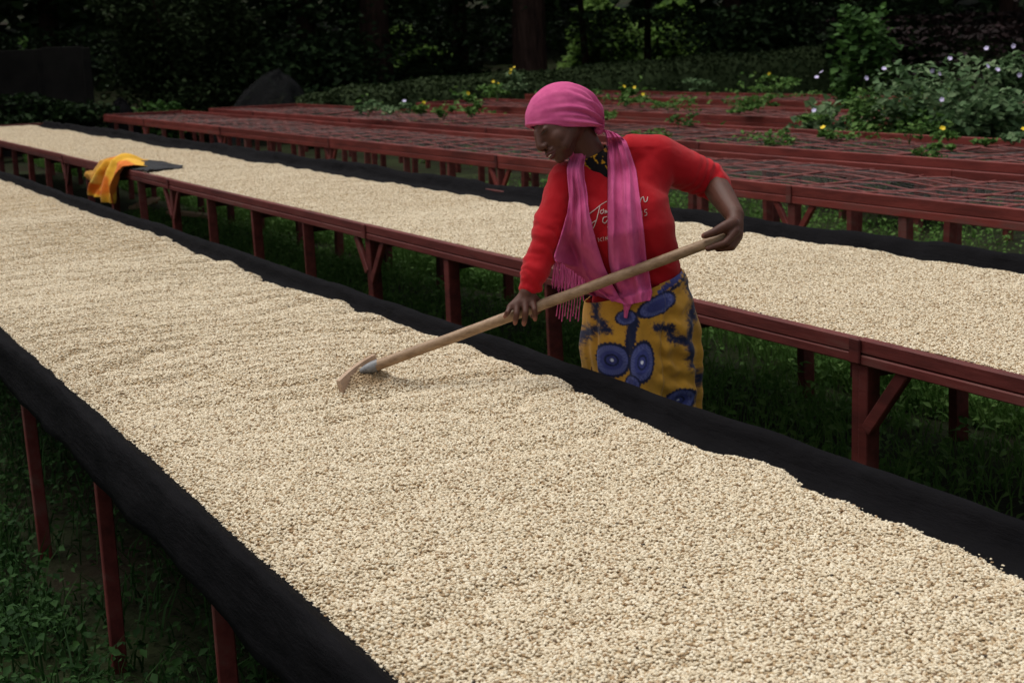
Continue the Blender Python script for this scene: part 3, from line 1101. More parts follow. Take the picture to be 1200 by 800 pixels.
# --- sweater
def build_sweater():
    b = Blob()
    b.loft(torso_rings(0.0))
    b.tube([J(712, 200, 4.50), J(740, 180, 4.505), SH_L], [0.048, 0.060, 0.068], 24)
    b.tube([J(698, 218, 4.485), J(680, 212, 4.475), SH_R], [0.060, 0.060, 0.060], 24)
    for s in (-1, 1):
        b.ell(J(718 + s * 25, 264, 4.455 + 0.010 * s), np.array([RT * 0.075, UPV * 0.085, TOC * 0.070]))
    b.tube([SH_L, J(756, 214, 4.50), J(748, 250, 4.50)], [0.069, 0.075, 0.080], 24)
    b.tube([SH_R, J(690, 240, 4.48)], [0.060, 0.075], 24)
    b.tube([SH_R, mid(SH_R, EL_R), EL_R], [0.063, 0.057, 0.049], 24)
    b.tube([EL_R, mid(EL_R, WR_R, 0.4), mid(EL_R, WR_R, 0.985)], [0.049, 0.046, 0.0385], 24)
    b.tube([SH_L, mid(SH_L, EL_L), EL_L, mid(EL_L, WR_L, 0.10)], [0.070, 0.063, 0.053, 0.050], 24)
    me = b.skin('sweater', 0.0055, 9)
    V, N = get_co(me), get_no(me)
    d = 0.0030 * fbm(V[:, 0] * 9, V[:, 1] * 9, V[:, 2] * 14) + 0.0012 * fbm(V[:, 0] * 30, V[:, 1] * 30, V[:, 2] * 30)

    def along(A, B):
        t = ((V - A) @ (B - A)) / ((B - A) @ (B - A))
        r = np.linalg.norm(V - (A + np.clip(t, 0, 1)[:, None] * (B - A)), axis=1)
        return t, r

    nz = fbm(V[:, 0] * 11, V[:, 1] * 11, V[:, 2] * 11)

    def ridge(q):
        return 1 - 2.2 * np.abs(q)

    # pushed-up cuff of the left sleeve, creases of the right sleeve
    t, r = along(SH_L, EL_L)
    d += (r < 0.085) * sstep(0.25, 0.95, t) * (0.0040 * ridge(fbm(t * 5.5 + 0.5 * nz, 3.0 + nz * 0.8, 1.0)) + 0.0022 * np.sin(t * 42 + 4 * nz))
    t, r = along(EL_R, WR_R)
    d += (r < 0.06) * sstep(-0.3, 0.2, t) * (0.0020 * ridge(fbm(t * 5.0 + nz * 0.7, V[:, 0] * 5, V[:, 1] * 5)) + 0.0010 * np.sin(t * 37 + 6 * nz))
    t, r = along(SH_R, EL_R)
    d += (r < 0.075) * sstep(0.2, 0.9, t) * 0.0032 * ridge(fbm(t * 3.2 + nz * 0.8, V[:, 0] * 6, 2.0))
    # drag lines from the armpits to the waist and across the belly
    q = (V @ HR) * 0.8 + (V @ UPV) * 0.6
    q2 = (V @ HR) * -0.6 + (V @ UPV) * 0.8
    front = sstep(-0.02, 0.05, (V - J(735, 290, 4.52)) @ HF)
    d += front * (0.0065 * ridge(fbm(q * 10, q2 * 3.0, 4.0)) - 0.002) * (V[:, 2] < 1.36)
    # belly gathers above the skirt
    d += 0.004 * (1 - sstep(0.95, 1.06, V[:, 2])) * np.sin(V[:, 2] * 120 + 5 * fbm(V[:, 0] * 6, V[:, 1] * 6, 1.0))
    set_co(me, V + N * d[:, None])
    return me


sweater_me = build_sweater()
sweater = link('sweater', sweater_me, MAT['sweater'], person)
tag(sweater, 'red long sleeved sweater with cream script on the chest')


def bvh_of(*ms):
    V, F, o = [], [], 0
    for me in ms:
        V += [tuple(v) for v in get_co(me)]
        F += [[i + o for i in p.vertices] for p in me.polygons]
        o = len(V)
    return BVHTree.FromPolygons(V, F)


# --- skirt
SK_P = J(750, 385, 4.57)


def build_skirt():
    n, m = 420, 240
    th = np.linspace(0, 2 * math.pi, n, endpoint=False)[None, :]
    v = np.linspace(0, 1, m)[:, None]
    ztop = 0.945 + 0.045 * np.cos(th)
    z = ztop * v + 0.10 * (1 - v)
    zk = [0.10, 0.45, 0.62, 0.80, 0.90, 0.99]
    hw = np.interp(z, zk, [0.188, 0.180, 0.176, 0.174, 0.160, 0.144])
    hd = np.interp(z, zk, [0.180, 0.160, 0.152, 0.142, 0.124, 0.112])
    cx = np.interp(z, [0.1, 0.8, 0.95, 1.0], [0.0, 0.0, -0.006, -0.016])
    lat = np.cos(th) * hw
    dep = np.sin(th) * hd
    fold = 0.009 * np.sin(th * 9 + 3 * fbm(th * 2, z * 2.0)) * (1 - sstep(0.75, 0.95, z)) + 0.010 * (0.5 - np.abs(fbm(lat * 9 + z * 4, z * 5 - lat * 3, 2.0)))
    # tension creases running from the right hip to the overlap
    fold += 0.006 * np.exp(-((lat - 0.10) / 0.06) ** 2) * np.sin((z * 95 + lat * 38) + 2 * fbm(lat * 20, z * 9)) * (dep > -0.02)
    # overlap edge of the wrap
    edge = 0.055 + 0.05 * (z - 0.8) + 0.006 * np.sin(z * 30)
    fold += np.where((dep > 0), 0.011 * sstep(0.004, -0.006, lat - edge) * sstep(edge - 0.16, edge - 0.02, lat), 0)
    r = 1 + fold / 0.16
    P = SK_P[None, None, :2] + ((lat * r + cx)[..., None] * HR[:2] + (dep * r)[..., None] * HF[:2])
    V = np.concatenate([P, z[..., None] + 0 * lat[..., None]], -1)
    me = fast_mesh('skirt', V.reshape(-1, 3), grid_faces(m, n, True))
    smooth(me)
    # printed pattern: lat/height on the cloth, in centimetres; the back repeats it
    a = (lat * 100 + 0 * z).ravel()
    h = ((z - 0.82) * 100 + 0 * lat).ravel()
    back = (dep.ravel() < -0.02)
    a = np.where(back, -a + 3, a)
    hh = np.where(h < -24, h + 42, h)
    ochre, navy, blue, pale = np.array([0.46, 0.235, 0.028]), np.array([0.010, 0.014, 0.045]), np.array([0.045, 0.055, 0.21]), np.array([0.30, 0.34, 0.62])
    jit = 0.35 * np.sin(a * 9) * np.sin(h * 9)
    C = np.tile(ochre, (len(a), 1)) * (1 + 0.12 * fbm(a * 0.25, h * 0.25)[:, None])

    def over(w, col):
        nonlocal C
        C = C * (1 - w[:, None]) + np.asarray(col) * w[:, None]

    def cm(px, py):
        return (px - 750) / 3.83, (383 - py) / 3.83

    def band(pts, w, col=navy, fuzz=1.2, teeth=0.5):
        q = np.array([cm(*p) for p in pts])
        best = np.full(len(a), 99.0)
        for (x0, y0), (x1, y1) in zip(q[:-1], q[1:]):
            dx, dy = x1 - x0, y1 - y0
            t = np.clip(((a - x0) * dx + (hh - y0) * dy) / (dx * dx + dy * dy + 1e-9), 0, 1)
            best = np.minimum(best, np.hypot(a - x0 - t * dx, hh - y0 - t * dy))
        best = best + teeth * (1.3 * fbm(a * 1.6, hh * 1.6, 5.0) + 0.7 * vnoise(a * 5, hh * 5, 2.0))
        over(1 - sstep(w - fuzz * 0.4, w + fuzz, best), col)

    def rosette(px, py, rx, ry, rot=0.0, pupil=True):
        cx_, cy_ = cm(px, py)
        dx, dy = a - cx_, hh - cy_
        u = (dx * math.cos(rot) + dy * math.sin(rot)) / (rx / 3.83)
        w = (-dx * math.sin(rot) + dy * math.cos(rot)) / (ry / 3.83)
        rr, an = np.hypot(u, w), np.arctan2(w, u)
        over(1 - sstep(0.97, 1.03, rr + 0.03 * np.sin(an * 26)), navy)
        sp = 0.55 + 0.45 * np.sin(an * 44) * np.sin(rr * 26)
        over((1 - sstep(0.82, 0.86, rr)) * (0.55 + 0.45 * sp), blue)
        over((1 - sstep(0.8, 0.84, rr)) * sstep(0.5, 0.6, rr) * 0.25 * sp, pale)
        if pupil:
            over(1 - sstep(0.33, 0.38, rr), navy)
            over((1 - sstep(0.24, 0.27, rr)) * 0.8, blue)
            over(1 - sstep(0.06, 0.11, rr), (0.7, 0.72, 0.8))

    band([(700, 352), (699, 364), (712, 377), (692, 381), (680, 396), (677, 416)], 0.9)
    band([(806, 330), (812, 352), (806, 376), (800, 396), (803, 424), (812, 440), (824, 452)], 0.9)
    band([(772, 338), (790, 326), (806, 312)], 0.8, blue, 0.5, 0.5)
    band([(764, 345), (786, 335), (808, 322)], 0.35, navy, 0.3, 0.4)
    band([(765, 376), (782, 379), (784, 391), (797, 394)], 1.0)
    band([(812, 442), (811, 470)], 0.3, teeth=0.3)
    band([(740, 368), (735, 386), (733, 402)], 1.5, navy, 0.4, 0.3)
    rosette(767, 351, 25, 11, 0.42, False)
    rosette(732, 364, 13, 9, 0.3, False)
    rosette(714, 413, 21, 21, 0.2)
    rosette(747, 414, 14, 25, -0.12)
    rosette(791, 463, 17, 14)
    rosette(736, 440, 9, 12, 0.0, False)
    at = me.attributes.new('print', 'FLOAT_COLOR', 'POINT')
    at.data.foreach_set('color', np.concatenate([np.clip(C, 0.004, 1), np.ones((len(C), 1))], 1).astype(np.float32).ravel())
    return me


skirt_me = build_skirt()
sk = link('skirt', skirt_me, MAT['skirt'], person)
tag(sk, 'ochre wrap skirt printed with blue rosettes and navy feathered bands')
ms = sk.modifiers.new('thickness', 'SOLIDIFY')
ms.thickness = 0.002


# --- collar of the under-shirt
def build_collar():
    n, m = 120, 40
    A, B = J(702, 207, 4.497), J(690, 180, 4.475)
    ax = (B - A) / np.linalg.norm(B - A)
    s = np.cross(ax, TOC)
    s /= np.linalg.norm(s)
    f = np.cross(s, ax)
    th = np.linspace(0, 2 * math.pi, n, endpoint=False)[None, :]
    v = np.linspace(0, 1, m)[:, None]
    r = 0.066 - 0.009 * v + 0.0015 * np.sin(th * 5 + v * 9)
    P = A + (B - A) * v[..., None] + (np.cos(th) * r)[..., None] * s + (np.sin(th) * r)[..., None] * f
    me = fast_mesh('collar', P.reshape(-1, 3), grid_faces(m, n, True))
    smooth(me)
    nz = fbm(th * 6 + 0 * v, v * 5 + 0 * th, 3.0)
    w = sstep(0.42, 0.5, nz).ravel()
    C = np.array([0.006, 0.006, 0.007]) * (1 - w[:, None]) + np.array([0.55, 0.28, 0.015]) * w[:, None]
    at = me.attributes.new('print', 'FLOAT_COLOR', 'POINT')
    at.data.foreach_set('color', np.concatenate([C, np.ones((len(C), 1))], 1).astype(np.float32).ravel())
    return me


tag(link('collar', build_collar(), MAT['collar'], person), 'black collar with yellow specks under the sweater')

nb = []
axn = J(690, 180, 4.475) - J(702, 207, 4.497)
axn /= np.linalg.norm(axn)
sn = np.cross(axn, TOC)
sn /= np.linalg.norm(sn)
fn = np.cross(sn, axn)
for k in range(41):
    a = k / 40 * 2 * math.pi
    nb.append(J(703, 206, 4.497) + sn * 0.074 * math.cos(a) + fn * 0.074 * math.sin(a) - axn * 0.012 * max(0, math.sin(a)))
link('neckband', tube_mesh('neckband', nb, np.full(41, 0.007), 10), MAT['sweater'], sweater)

# --- lettering on the sweater: thin strokes laid on the cloth
SW_BVH = bvh_of(sweater_me)


def on_sweater(px, py, lift):
    d = Vector(ray(px, py)).normalized()
    h = SW_BVH.ray_cast(Vector(CP), d)
    if h[0] is None:
        return None
    return np.array(h[0]) - np.array(d) * lift


def strokes(lines, r):
    Vs, Fs, o = [], [], 0
    for ln in lines:
        ln = np.array(ln, float)
        t = np.linspace(0, len(ln) - 1, len(ln) * 5)
        x = np.interp(t, np.arange(len(ln)), ln[:, 0])
        y = np.interp(t, np.arange(len(ln)), ln[:, 1])
        for _ in range(2):
            x[1:-1] = (x[:-2] + x[1:-1] * 2 + x[2:]) / 4
            y[1:-1] = (y[:-2] + y[1:-1] * 2 + y[2:]) / 4
        P = [on_sweater(a, b, 0.0012) for a, b in zip(x, y)]
        P = [p for p in P if p is not None]
        if len(P) < 3:
            continue
        V, F = tube_arrays(P, np.full(len(P), r), 6)
        Vs.append(V)
        Fs += [[i + o for i in f] for f in F]
        o += len(V)
    me = bpy.data.meshes.new('lettering')
    me.from_pydata([tuple(v) for v in np.concatenate(Vs)], [], Fs)
    return me


script = [[(690, 251), (697, 246), (704, 240), (711, 236)], [(703, 241), (701, 250), (699, 258), (696, 266), (693, 270), (691, 266), (694, 261), (699, 258)],
          [(689, 262), (691, 259), (690, 256)], [(708, 247), (705, 246), (703, 249), (705, 251), (708, 248), (707, 245)], [(709, 250), (710, 246), (711, 250), (713, 245), (715, 250), (716, 246)],
          [(711, 254), (707, 255), (706, 260), (709, 262), (712, 258)], [(712, 266), (714, 270)],
          [(748, 234), (750, 231), (750, 239), (751, 233), (754, 230), (755, 237), (758, 236), (759, 231)]]
caps = [[(701.5, 283), (701, 279)], [(705, 278.5), (702.5, 281), (705.5, 282.5)], [(707.5, 282), (707, 278)], [(710, 281.5), (709.5, 277.5), (712, 281), (711.5, 277)],
        [(713.5, 281), (713, 277)], [(747, 249.5), (745, 250), (745.5, 252.5), (748, 252.5), (747.5, 255.5), (745.5, 256)], [(750.5, 254.5), (749.5, 248.5)],
        [(758, 245.5), (755.5, 246), (755.5, 249), (758, 249), (758, 252), (755.5, 253)], [(752.5, 254), (752, 247.5)]]
link('lettering', strokes(script, 0.0013), MAT['print_white'], sweater)
link('lettering', strokes(caps, 0.0009), MAT['print_white'], sweater)


# --- head scarf: dome over the head gathered at the nape, two long tails
def build_wrap():
    c = J(660, 140, 4.435)
    n, m = 160, 90
    th = np.linspace(0, 2 * math.pi, n, endpoint=False)[None, :]
    v = np.linspace(0.001, 1, m)[:, None]
    rim = math.radians(104) + 0.10 * np.sin(th) * 0 + 0.07 * np.sin(th) ** 2
    ph = rim * v
    x = 0.1105 * np.sin(ph) * np.cos(th)
    y = 0.1105 * np.cos(ph) + 0 * th
    z = 0.089 * np.sin(ph) * np.sin(th)
    x = x + 0.004 * np.cos(th) * np.sin(ph) ** 4
    K = np.array([0.106, -0.022, 0.0])
    dx, dy, dz = x - K[0], y - K[1], z - K[2]
    rho = np.sqrt(dx ** 2 + dy ** 2 + dz ** 2)
    al = np.arctan2(dz, dy)
    f = (0.0085 * np.exp(-((rho - 0.03) / 0.090) ** 2)) * (np.sin(al * 13 + 2.2 * fbm(al * 1.5 + 5, rho * 9)) + 0.5 * np.sin(al * 29 + 1))
    f = f + 0.0012 * fbm(x * 30, y * 30, z * 30) + 0.004 * np.exp(-((v - 0.985) / 0.03) ** 2)
    L = np.sqrt(x ** 2 + y ** 2 + z ** 2)
    s = (1 + f / L) * (1 - 0.13 * sstep(0.955, 1.0, v) * sstep(0.3, -0.5, np.cos(th)))
    # draw in towards the knot
    P = c + (x * s)[..., None] * RT + (y * s)[..., None] * up_img + (z * s)[..., None] * TOC
    me = fast_mesh('head_scarf', P.reshape(-1, 3), grid_faces(m, n, True))
    smooth(me)
    return me


scarf = link('head_scarf', build_wrap(), MAT['pink'], person)
tag(scarf, 'pink scarf wrapped over the head, its tails hanging down the chest')
sm = scarf.modifiers.new('thickness', 'SOLIDIFY')
sm.thickness = 0.004
kb = Blob()
for k in range(7):
    a = k * 0.9
    kb.ell(J(702 + 2.2 * math.cos(a), 150 + 3.5 * math.sin(a), 4.445 + 0.006 * math.sin(a * 2)), np.array([RT * 0.010, up_img * 0.013, TOC * 0.014]), 10)
link('knot', kb.skin('knot', 0.003, 3), MAT['pink'], scarf)

ALL_BVH = bvh_of(sweater_me, body_me, skirt_me)


def tail(name, rows, nr, nc, pleats, amp, lift, seed, hem=0.0, depth0=None):
    """rows: (xl, yl, xr, yr) pixel pairs along the tail; the cloth rests on the body behind it."""
    rows = np.array(rows, float)
    t = np.linspace(0, len(rows) - 1, nr)
    R = np.stack([np.interp(t, np.arange(len(rows)), rows[:, k]) for k in range(4)], 1)
    for _ in range(3):
        R[1:-1] = (R[:-2] + 2 * R[1:-1] + R[2:]) / 4
    s = np.linspace(0, 1, nc)
    PX = R[:, [0]] * (1 - s) + R[:, [2]] * s
    PY = R[:, [1]] * (1 - s) + R[:, [3]] * s
    if hem:
        PY += hem * (np.linspace(0, 1, nr)[:, None] ** 6) * np.sin(s * 7 + seed)
    D = np.full(PX.shape, np.nan)
    for i in range(nr):
        for j in range(nc):
            d = Vector(ray(PX[i, j], PY[i, j]))
            k = d.length
            h = ALL_BVH.ray_cast(Vector(CP), d / k)
            if h[0] is not None:
                dd = h[3] * FPX / k
                if dd < 4.75:
                    D[i, j] = dd
    for i in range(nr):
        if np.isnan(D[i]).all():
            D[i] = D[i - 1] if i and not np.isnan(D[i - 1]).all() else 4.45
        ok = ~np.isnan(D[i])
        D[i] = np.interp(s, s[ok], D[i][ok])
    for _ in range(14):
        E = np.pad(D, 1, mode='edge')
        D = np.minimum(D, (E[:-2, 1:-1] + E[2:, 1:-1] + E[1:-1, :-2] + E[1:-1, 2:]) / 4)
    tt = np.linspace(0, 1, nr)[:, None]
    sw = s + 0.07 * fbm(s * 1.5 + seed, tt * 2.6, 1.0) + 0.05 * fbm(tt * 1.3 + seed, 0.5)
    f1 = vnoise(sw * pleats * 2 + seed * 3, tt * 1.1, 2.0)
    pl = amp * (1.5 * (1 - 2 * np.abs(f1)) + 0.30 * vnoise(sw * pleats * 4.0 + seed, tt * 2.4, 7.0) + 0.28 * (1 - 2 * np.abs(vnoise(sw * 7 + tt * 5, tt * 6 - sw * 2, 3.0)))) * (0.15 + 0.85 * sstep(0.02, 0.22, tt))
    roll = (2 * s - 1) ** 4 * 0.010
    D = D - lift - amp - pl + roll
    if depth0 is not None:
        w = np.clip(1 - tt * 5, 0, 1)
        D = D * (1 - w) + depth0 * w
    P = np.stack([J(PX[i, j], PY[i, j], D[i, j]) for i in range(nr) for j in range(nc)])
    me = fast_mesh(name, P, grid_faces(nr, nc))
    smooth(me)
    o = link(name, me, MAT['pink'], scarf)
    md = o.modifiers.new('thickness', 'SOLIDIFY')
    md.thickness, md.offset = 0.003, 1
    return PX, PY, D


tail('scarf_tail', [(700, 148, 708, 155), (709, 154, 722, 156), (711, 168, 734, 165), (711.5, 185, 740, 182), (712, 205, 746, 200), (712, 240, 750, 236), (712, 275, 754, 270), (713, 305, 757, 303), (718, 330, 761, 325), (726, 347, 764, 343), (732, 358, 761, 352)], 110, 40, 2.1, 0.0150, 0.006, 0.4, 0, 4.452)
tail('scarf_tail', [(674, 174, 692, 168), (667, 186, 686, 182), (664, 197, 684, 195), (665, 212, 685, 212), (667, 232, 688, 232), (664, 255, 692, 258), (657, 280, 699, 284), (650, 300, 708, 312), (652, 312, 718, 334), (668, 328, 728, 350), (690, 344, 736, 358)], 110, 48, 2.1, 0.0150, 0.006, 2.1, 0, 4.445)
tail('scarf_tip', [(727, 350, 742, 350), (730, 356, 741, 356), (731, 364, 737, 364), (731, 372, 735, 373)], 30, 10, 1.5, 0.003, 0.014, 0.9)
fr = []
for i in range(64):
    u = i / 63
    x, y = 650 + 34 * u + random.uniform(-1, 1), 303 + 25 * u + random.uniform(-1, 1)
    L = random.uniform(22, 34) * (1 - 0.25 * u)
    base_d = 4.40
    pts = [J(x + random.uniform(-.5, .5) - 0.10 * L * q * (1 - u) + 0.6 * math.sin(q * 3 + i), y + L * q, base_d + 0.004 * math.sin(i * 1.7)) for q in np.linspace(0, 1, 6)]
    fr.append(tube_arrays(pts, np.array([1, 1, 0.9, 1.0, 1.3, 0.7]) * 0.0012, 5))
for i in range(9):
    x = 655 + 3.2 * i
    fr.append(tube_arrays([J(x, 340, 4.46), J(x - 1, 355, 4.46), J(x - 3, 370 + 3 * (i % 3), 4.46)], [0.0012, 0.0014, 0.0020], 5))
Vs, Fs, o_ = [], [], 0
for V, F in fr:
    Vs.append(V)
    Fs += [[i + o_ for i in f] for f in F]
    o_ += len(V)
me = bpy.data.meshes.new('fringe')
me.from_pydata([tuple(v) for v in np.concatenate(Vs)], [], Fs)
smooth(me)
link('fringe', me, MAT['pink'], scarf)

# ------------------------------------------------------------------ the rake
R0, R1 = J(441, 428, 4.425), J(846, 279.5, 4.372)
RH = J(611, 366, 4.392)
rake = thing('rake', tuple(HOE_A), 'long wooden rake with a short brown blade pulled through the beans', 'rake')
tq = np.linspace(0, 1, 40)
line = np.array([R0 * (1 - t) ** 2 + 2 * t * (1 - t) * (RH + (RH - mid(R0, R1, 0.42)) * 0.0) + R1 * t ** 2 if False else mid(R0, R1, t) for t in tq])
line += 0.0015 * np.stack([fbm(tq * 4, 1.0), fbm(tq * 4, 2.0), fbm(tq * 4, 3.0)], -1)
link('handle', tube_mesh('handle', line, 0.0160 + 0.0006 * fbm(tq * 6, 4.0) + 0.0010 * np.exp(-tq * 12), 20), MAT['handle'], rake)
hd_ = (R0 - R1) / np.linalg.norm(R0 - R1)
link('ferrule', tube_mesh('ferrule', [R0 + hd_ * -0.004, R0 + hd_ * 0.012, R0 + hd_ * 0.034, R0 + hd_ * 0.044], [0.0172, 0.0170, 0.0130, 0.009], 20), MAT['metal'], rake)


def blade_mesh():
    bm = bmesh.new()
    A, B = Vector(HOE_A), Vector(HOE_B)
    e = (B - A)
    side = Vector((e.y, -e.x, 0)).normalized()
    if side.dot(Vector((1, -0.3, 0))) < 0:
        side = -side
    n = 12
    th = 0.006
    rows = []
    for k in range(n + 1):
        t = k / n
        top = A.lerp(B, t) + Vector((0, 0, 0.004 * math.sin(math.pi * t))) + side * (-0.004 * math.sin(math.pi * t))
        drop = 0.085
        bot = top + Vector((0, 0, -drop)) + side * 0.022
        rows.append([bm.verts.new(p) for p in (top - side * th, top + side * th, bot + side * th, bot - side * th)])
    for a, b in zip(rows[:-1], rows[1:]):
        for i in range(4):
            j = (i + 1) % 4
            bm.faces.new((a[i], a[j], b[j], b[i]))
    bm.faces.new(rows[0][::-1])
    bm.faces.new(rows[-1])
    bmesh.ops.recalc_face_normals(bm, faces=bm.faces)
    me = bpy.data.meshes.new('blade')
    bm.to_mesh(me)
    bm.free()
    return me


link('blade', blade_mesh(), MAT['blade'], rake)


# ------------------------------------------------------------------ cloths on the second table
def build_shawl():
    ns, nt = 110, 90
    s = np.linspace(0, 1, ns)[None, :]
    t = np.linspace(0, 1, nt)[:, None]
    Yb = 13.52 - 0.70 * s
    # profile from the beans over the rail and down the outside
    k = [0, 0.22, 0.36, 0.46, 0.55, 1.0]
    px = np.interp(t, k, [3.34, 3.18, 3.06, 2.985, 2.955, 2.93])
    pz = np.interp(t, k, [0.760, 0.775, 0.785, 0.775, 0.72, 0.475])
    low = np.interp(s, [0, 0.15, 0.6, 1.0], [0.20, 0.05, 0.0, -0.01])
    Z = pz + low * sstep(0.5, 1, t) + gnd(Yb)
    hump = 0.085 * np.exp(-((s - 0.62) / 0.30) ** 2) * np.exp(-((t - 0.33) / 0.17) ** 2)
    Z = Z + hump
    fw = np.sin(s * 19 + 2.6 * fbm(s * 3, t * 1.4, 3.0) + 1.3 * t) * (0.7 + 0.3 * np.sin(s * 5 + 1)) + 0.3 * np.sin(s * 43 + 3 * t)
    X = px + 0 * s - 0.065 * fw * sstep(0.28, 0.7, t) - 0.06 * sstep(0.35, 0.9, t)
    Z = Z + 0.022 * fw * (1 - sstep(0.35, 0.7, t))
    Y = Yb + 0.03 * np.sin(t * 5 + s * 8) - 0.10 * sstep(0.85, 1.0, s) * (1 - sstep(0.3, 0.6, t))
    me = fast_mesh('shawl', np.stack([X, Y + 0 * X, Z], -1).reshape(-1, 3), grid_faces(nt, ns))
    smooth(me)
    st = 0.5 + 0.5 * np.sin(s * 9 - 1.2 + 3.6 * fbm(s * 3.2 + 3, t * 2.1, 8.0) + 1.5 * t)
    w = sstep(0.25, 0.62, st)
    g = 1 - sstep(0.10, 0.26, s + 0.04 * fbm(t * 3, 1.0))
    yel, ora, lite, oliv = np.array([0.78, 0.42, 0.03]), np.array([0.66, 0.16, 0.010]), np.array([0.9, 0.66, 0.16]), np.array([0.38, 0.27, 0.05])
    C = yel + (ora - yel) * w[..., None]
    C = C + (lite - C) * (sstep(0.25, 0.7, fbm(s * 4 + 9, t * 3)) * 0.6 * (1 - w))[..., None]
    C = C + (oliv - C) * (g * 0.7)[..., None]
    at = me.attributes.new('print', 'FLOAT_COLOR', 'POINT')
    C = np.broadcast_to(C, (nt, ns, 3)).reshape(-1, 3)
    at.data.foreach_set('color', np.concatenate([C, np.ones((len(C), 1))], 1).astype(np.float32).ravel())
    o = tag(link('shawl', me, MAT['shawl']), 'yellow and orange cloth bunched over the red table rail', 'cloth')
    md = o.modifiers.new('thickness', 'SOLIDIFY')
    md.thickness = 0.005


build_shawl()


def build_sheet():
    n, m = 90, 60
    u = np.linspace(-1, 1, n)[None, :]
    v = np.linspace(0, 1, m)[:, None]
    Y = 12.72 - 0.52 * u * (1 - 0.25 * v ** 2)
    wid = 0.42 * np.sqrt(np.clip(1 - u ** 2 * np.where(u > 0, 1.0, 0.35), 0.002, 1))
    X = 3.055 + wid * v + 0.015 * fbm(u * 3, v * 3)
    Z = 0.768 + gnd(Y) + 0.045 * np.exp(-((u + 0.5) / 0.4) ** 2) * np.sin(np.pi * np.clip(v, 0, 1)) + 0.010 * fbm(u * 3, v * 3, 4) - 0.006 * v
    me = fast_mesh('plastic_sheet', np.stack([X, Y + 0 * X, Z + 0 * X], -1).reshape(-1, 3), grid_faces(m, n))
    smooth(me)
    o = tag(link('plastic_sheet', me, MAT['tarp']), 'dark grey sheet lying flat on the beans beside the yellow cloth', 'sheet')
    md = o.modifiers.new('thickness', 'SOLIDIFY')
    md.thickness = 0.006


build_sheet()


# ------------------------------------------------------------------ grass and weeds near the tables
def grass_field(name, label, boxes, hmin, hmax, leafshare, mg):
    parts = []
    for x0, x1, y0, y1, dens, lf in boxes:
        n = int((x1 - x0) * (y1 - y0) * dens)
        P = np.stack([rng.uniform(x0, x1, n), rng.uniform(y0, y1, n)], 1)
        keep = (fbm(P[:, 0] * 2.2, P[:, 1] * 2.2, 6.0) > rng.uniform(-1.1, 0.35, n))
        P = P[keep]
        n = len(P)
        z = gnd(P[:, 1]) - 0.02
        nb = int(n * (1 - lf))
        # blades
        B = P[:nb]
        h = rng.uniform(hmin, hmax, nb) * (0.6 + 0.6 * np.abs(fbm(B[:, 0] * 3, B[:, 1] * 3)))
        an = rng.uniform(0, 6.283, nb)
        w = rng.uniform(0.002, 0.0045, nb)
        lean = rng.normal(size=(nb, 2)) * 0.45 * h[:, None]
        sx, sy = np.cos(an) * w, np.sin(an) * w
        zb = z[:nb]
        v0 = np.stack([B[:, 0] - sx, B[:, 1] - sy, zb], 1)
        v1 = np.stack([B[:, 0] + sx, B[:, 1] + sy, zb], 1)
        v2 = np.stack([B[:, 0] + sx * .8 + lean[:, 0] * .35, B[:, 1] + sy * .8 + lean[:, 1] * .35, zb + h * .6], 1)
        v3 = np.stack([B[:, 0] - sx * .8 + lean[:, 0] * .35, B[:, 1] - sy * .8 + lean[:, 1] * .35, zb + h * .6], 1)
        v4 = np.stack([B[:, 0] + lean[:, 0], B[:, 1] + lean[:, 1], zb + h], 1)
        V = np.stack([v0, v1, v2, v3, v4], 1).reshape(-1, 3)
        i = np.arange(nb)[:, None] * 5
        F = np.concatenate([i + np.array([0, 1, 2]), i + np.array([0, 2, 3]), i + np.array([3, 2, 4])], 1).reshape(-1, 3)
        if nb:
            parts.append((V, F))
        # broad weed leaves
        Lp = P[nb:]
        m = len(Lp)
        if m:
            hz = rng.uniform(0.01, 1, m) ** 1.2 * (hmax * 0.95) * (0.5 + np.abs(fbm(Lp[:, 0] * 1.7, Lp[:, 1] * 1.7, 3)))
            parts.append(leaf_arrays(np.stack([Lp[:, 0], Lp[:, 1], z[nb:] + hz], 1), rng.uniform(0.012, 0.032, m) * (0.85 if x0 < 0.8 else 1.15), 0.5, 1.6))
    V, F = join_tris(parts)
    tag(link(name, fast_mesh(name, V, F), mg), label, None, kind='stuff')


grass_field('grass', 'low grass and leafy weeds growing between the drying tables', [(2.2, 3.1, 1.0, 12, 4200, 0.35), (3.1, 4.5, 1.5, 16, 2200, 0.35), (6.0, 9.2, 4.0, 16, 700, 0.6)], 0.05, 0.16, 0.4, MAT['grass'])
grass_field('lane_grass', 'taller bright grass and weeds in the lane before the netted table', [(4.6, 6.1, 2.5, 27, 5600, 0.55)], 0.12, 0.30, 0.5, MAT['grass'])
grass_field('ground_weeds', 'dense leafy weeds under the near side of the raked table', [(-0.6, 0.75, 1.2, 9, 6200, 0.70), (0.75, 2.2, 1.5, 10, 1500, 0.7)], 0.05, 0.2, 0.7, MAT['undergrowth'])


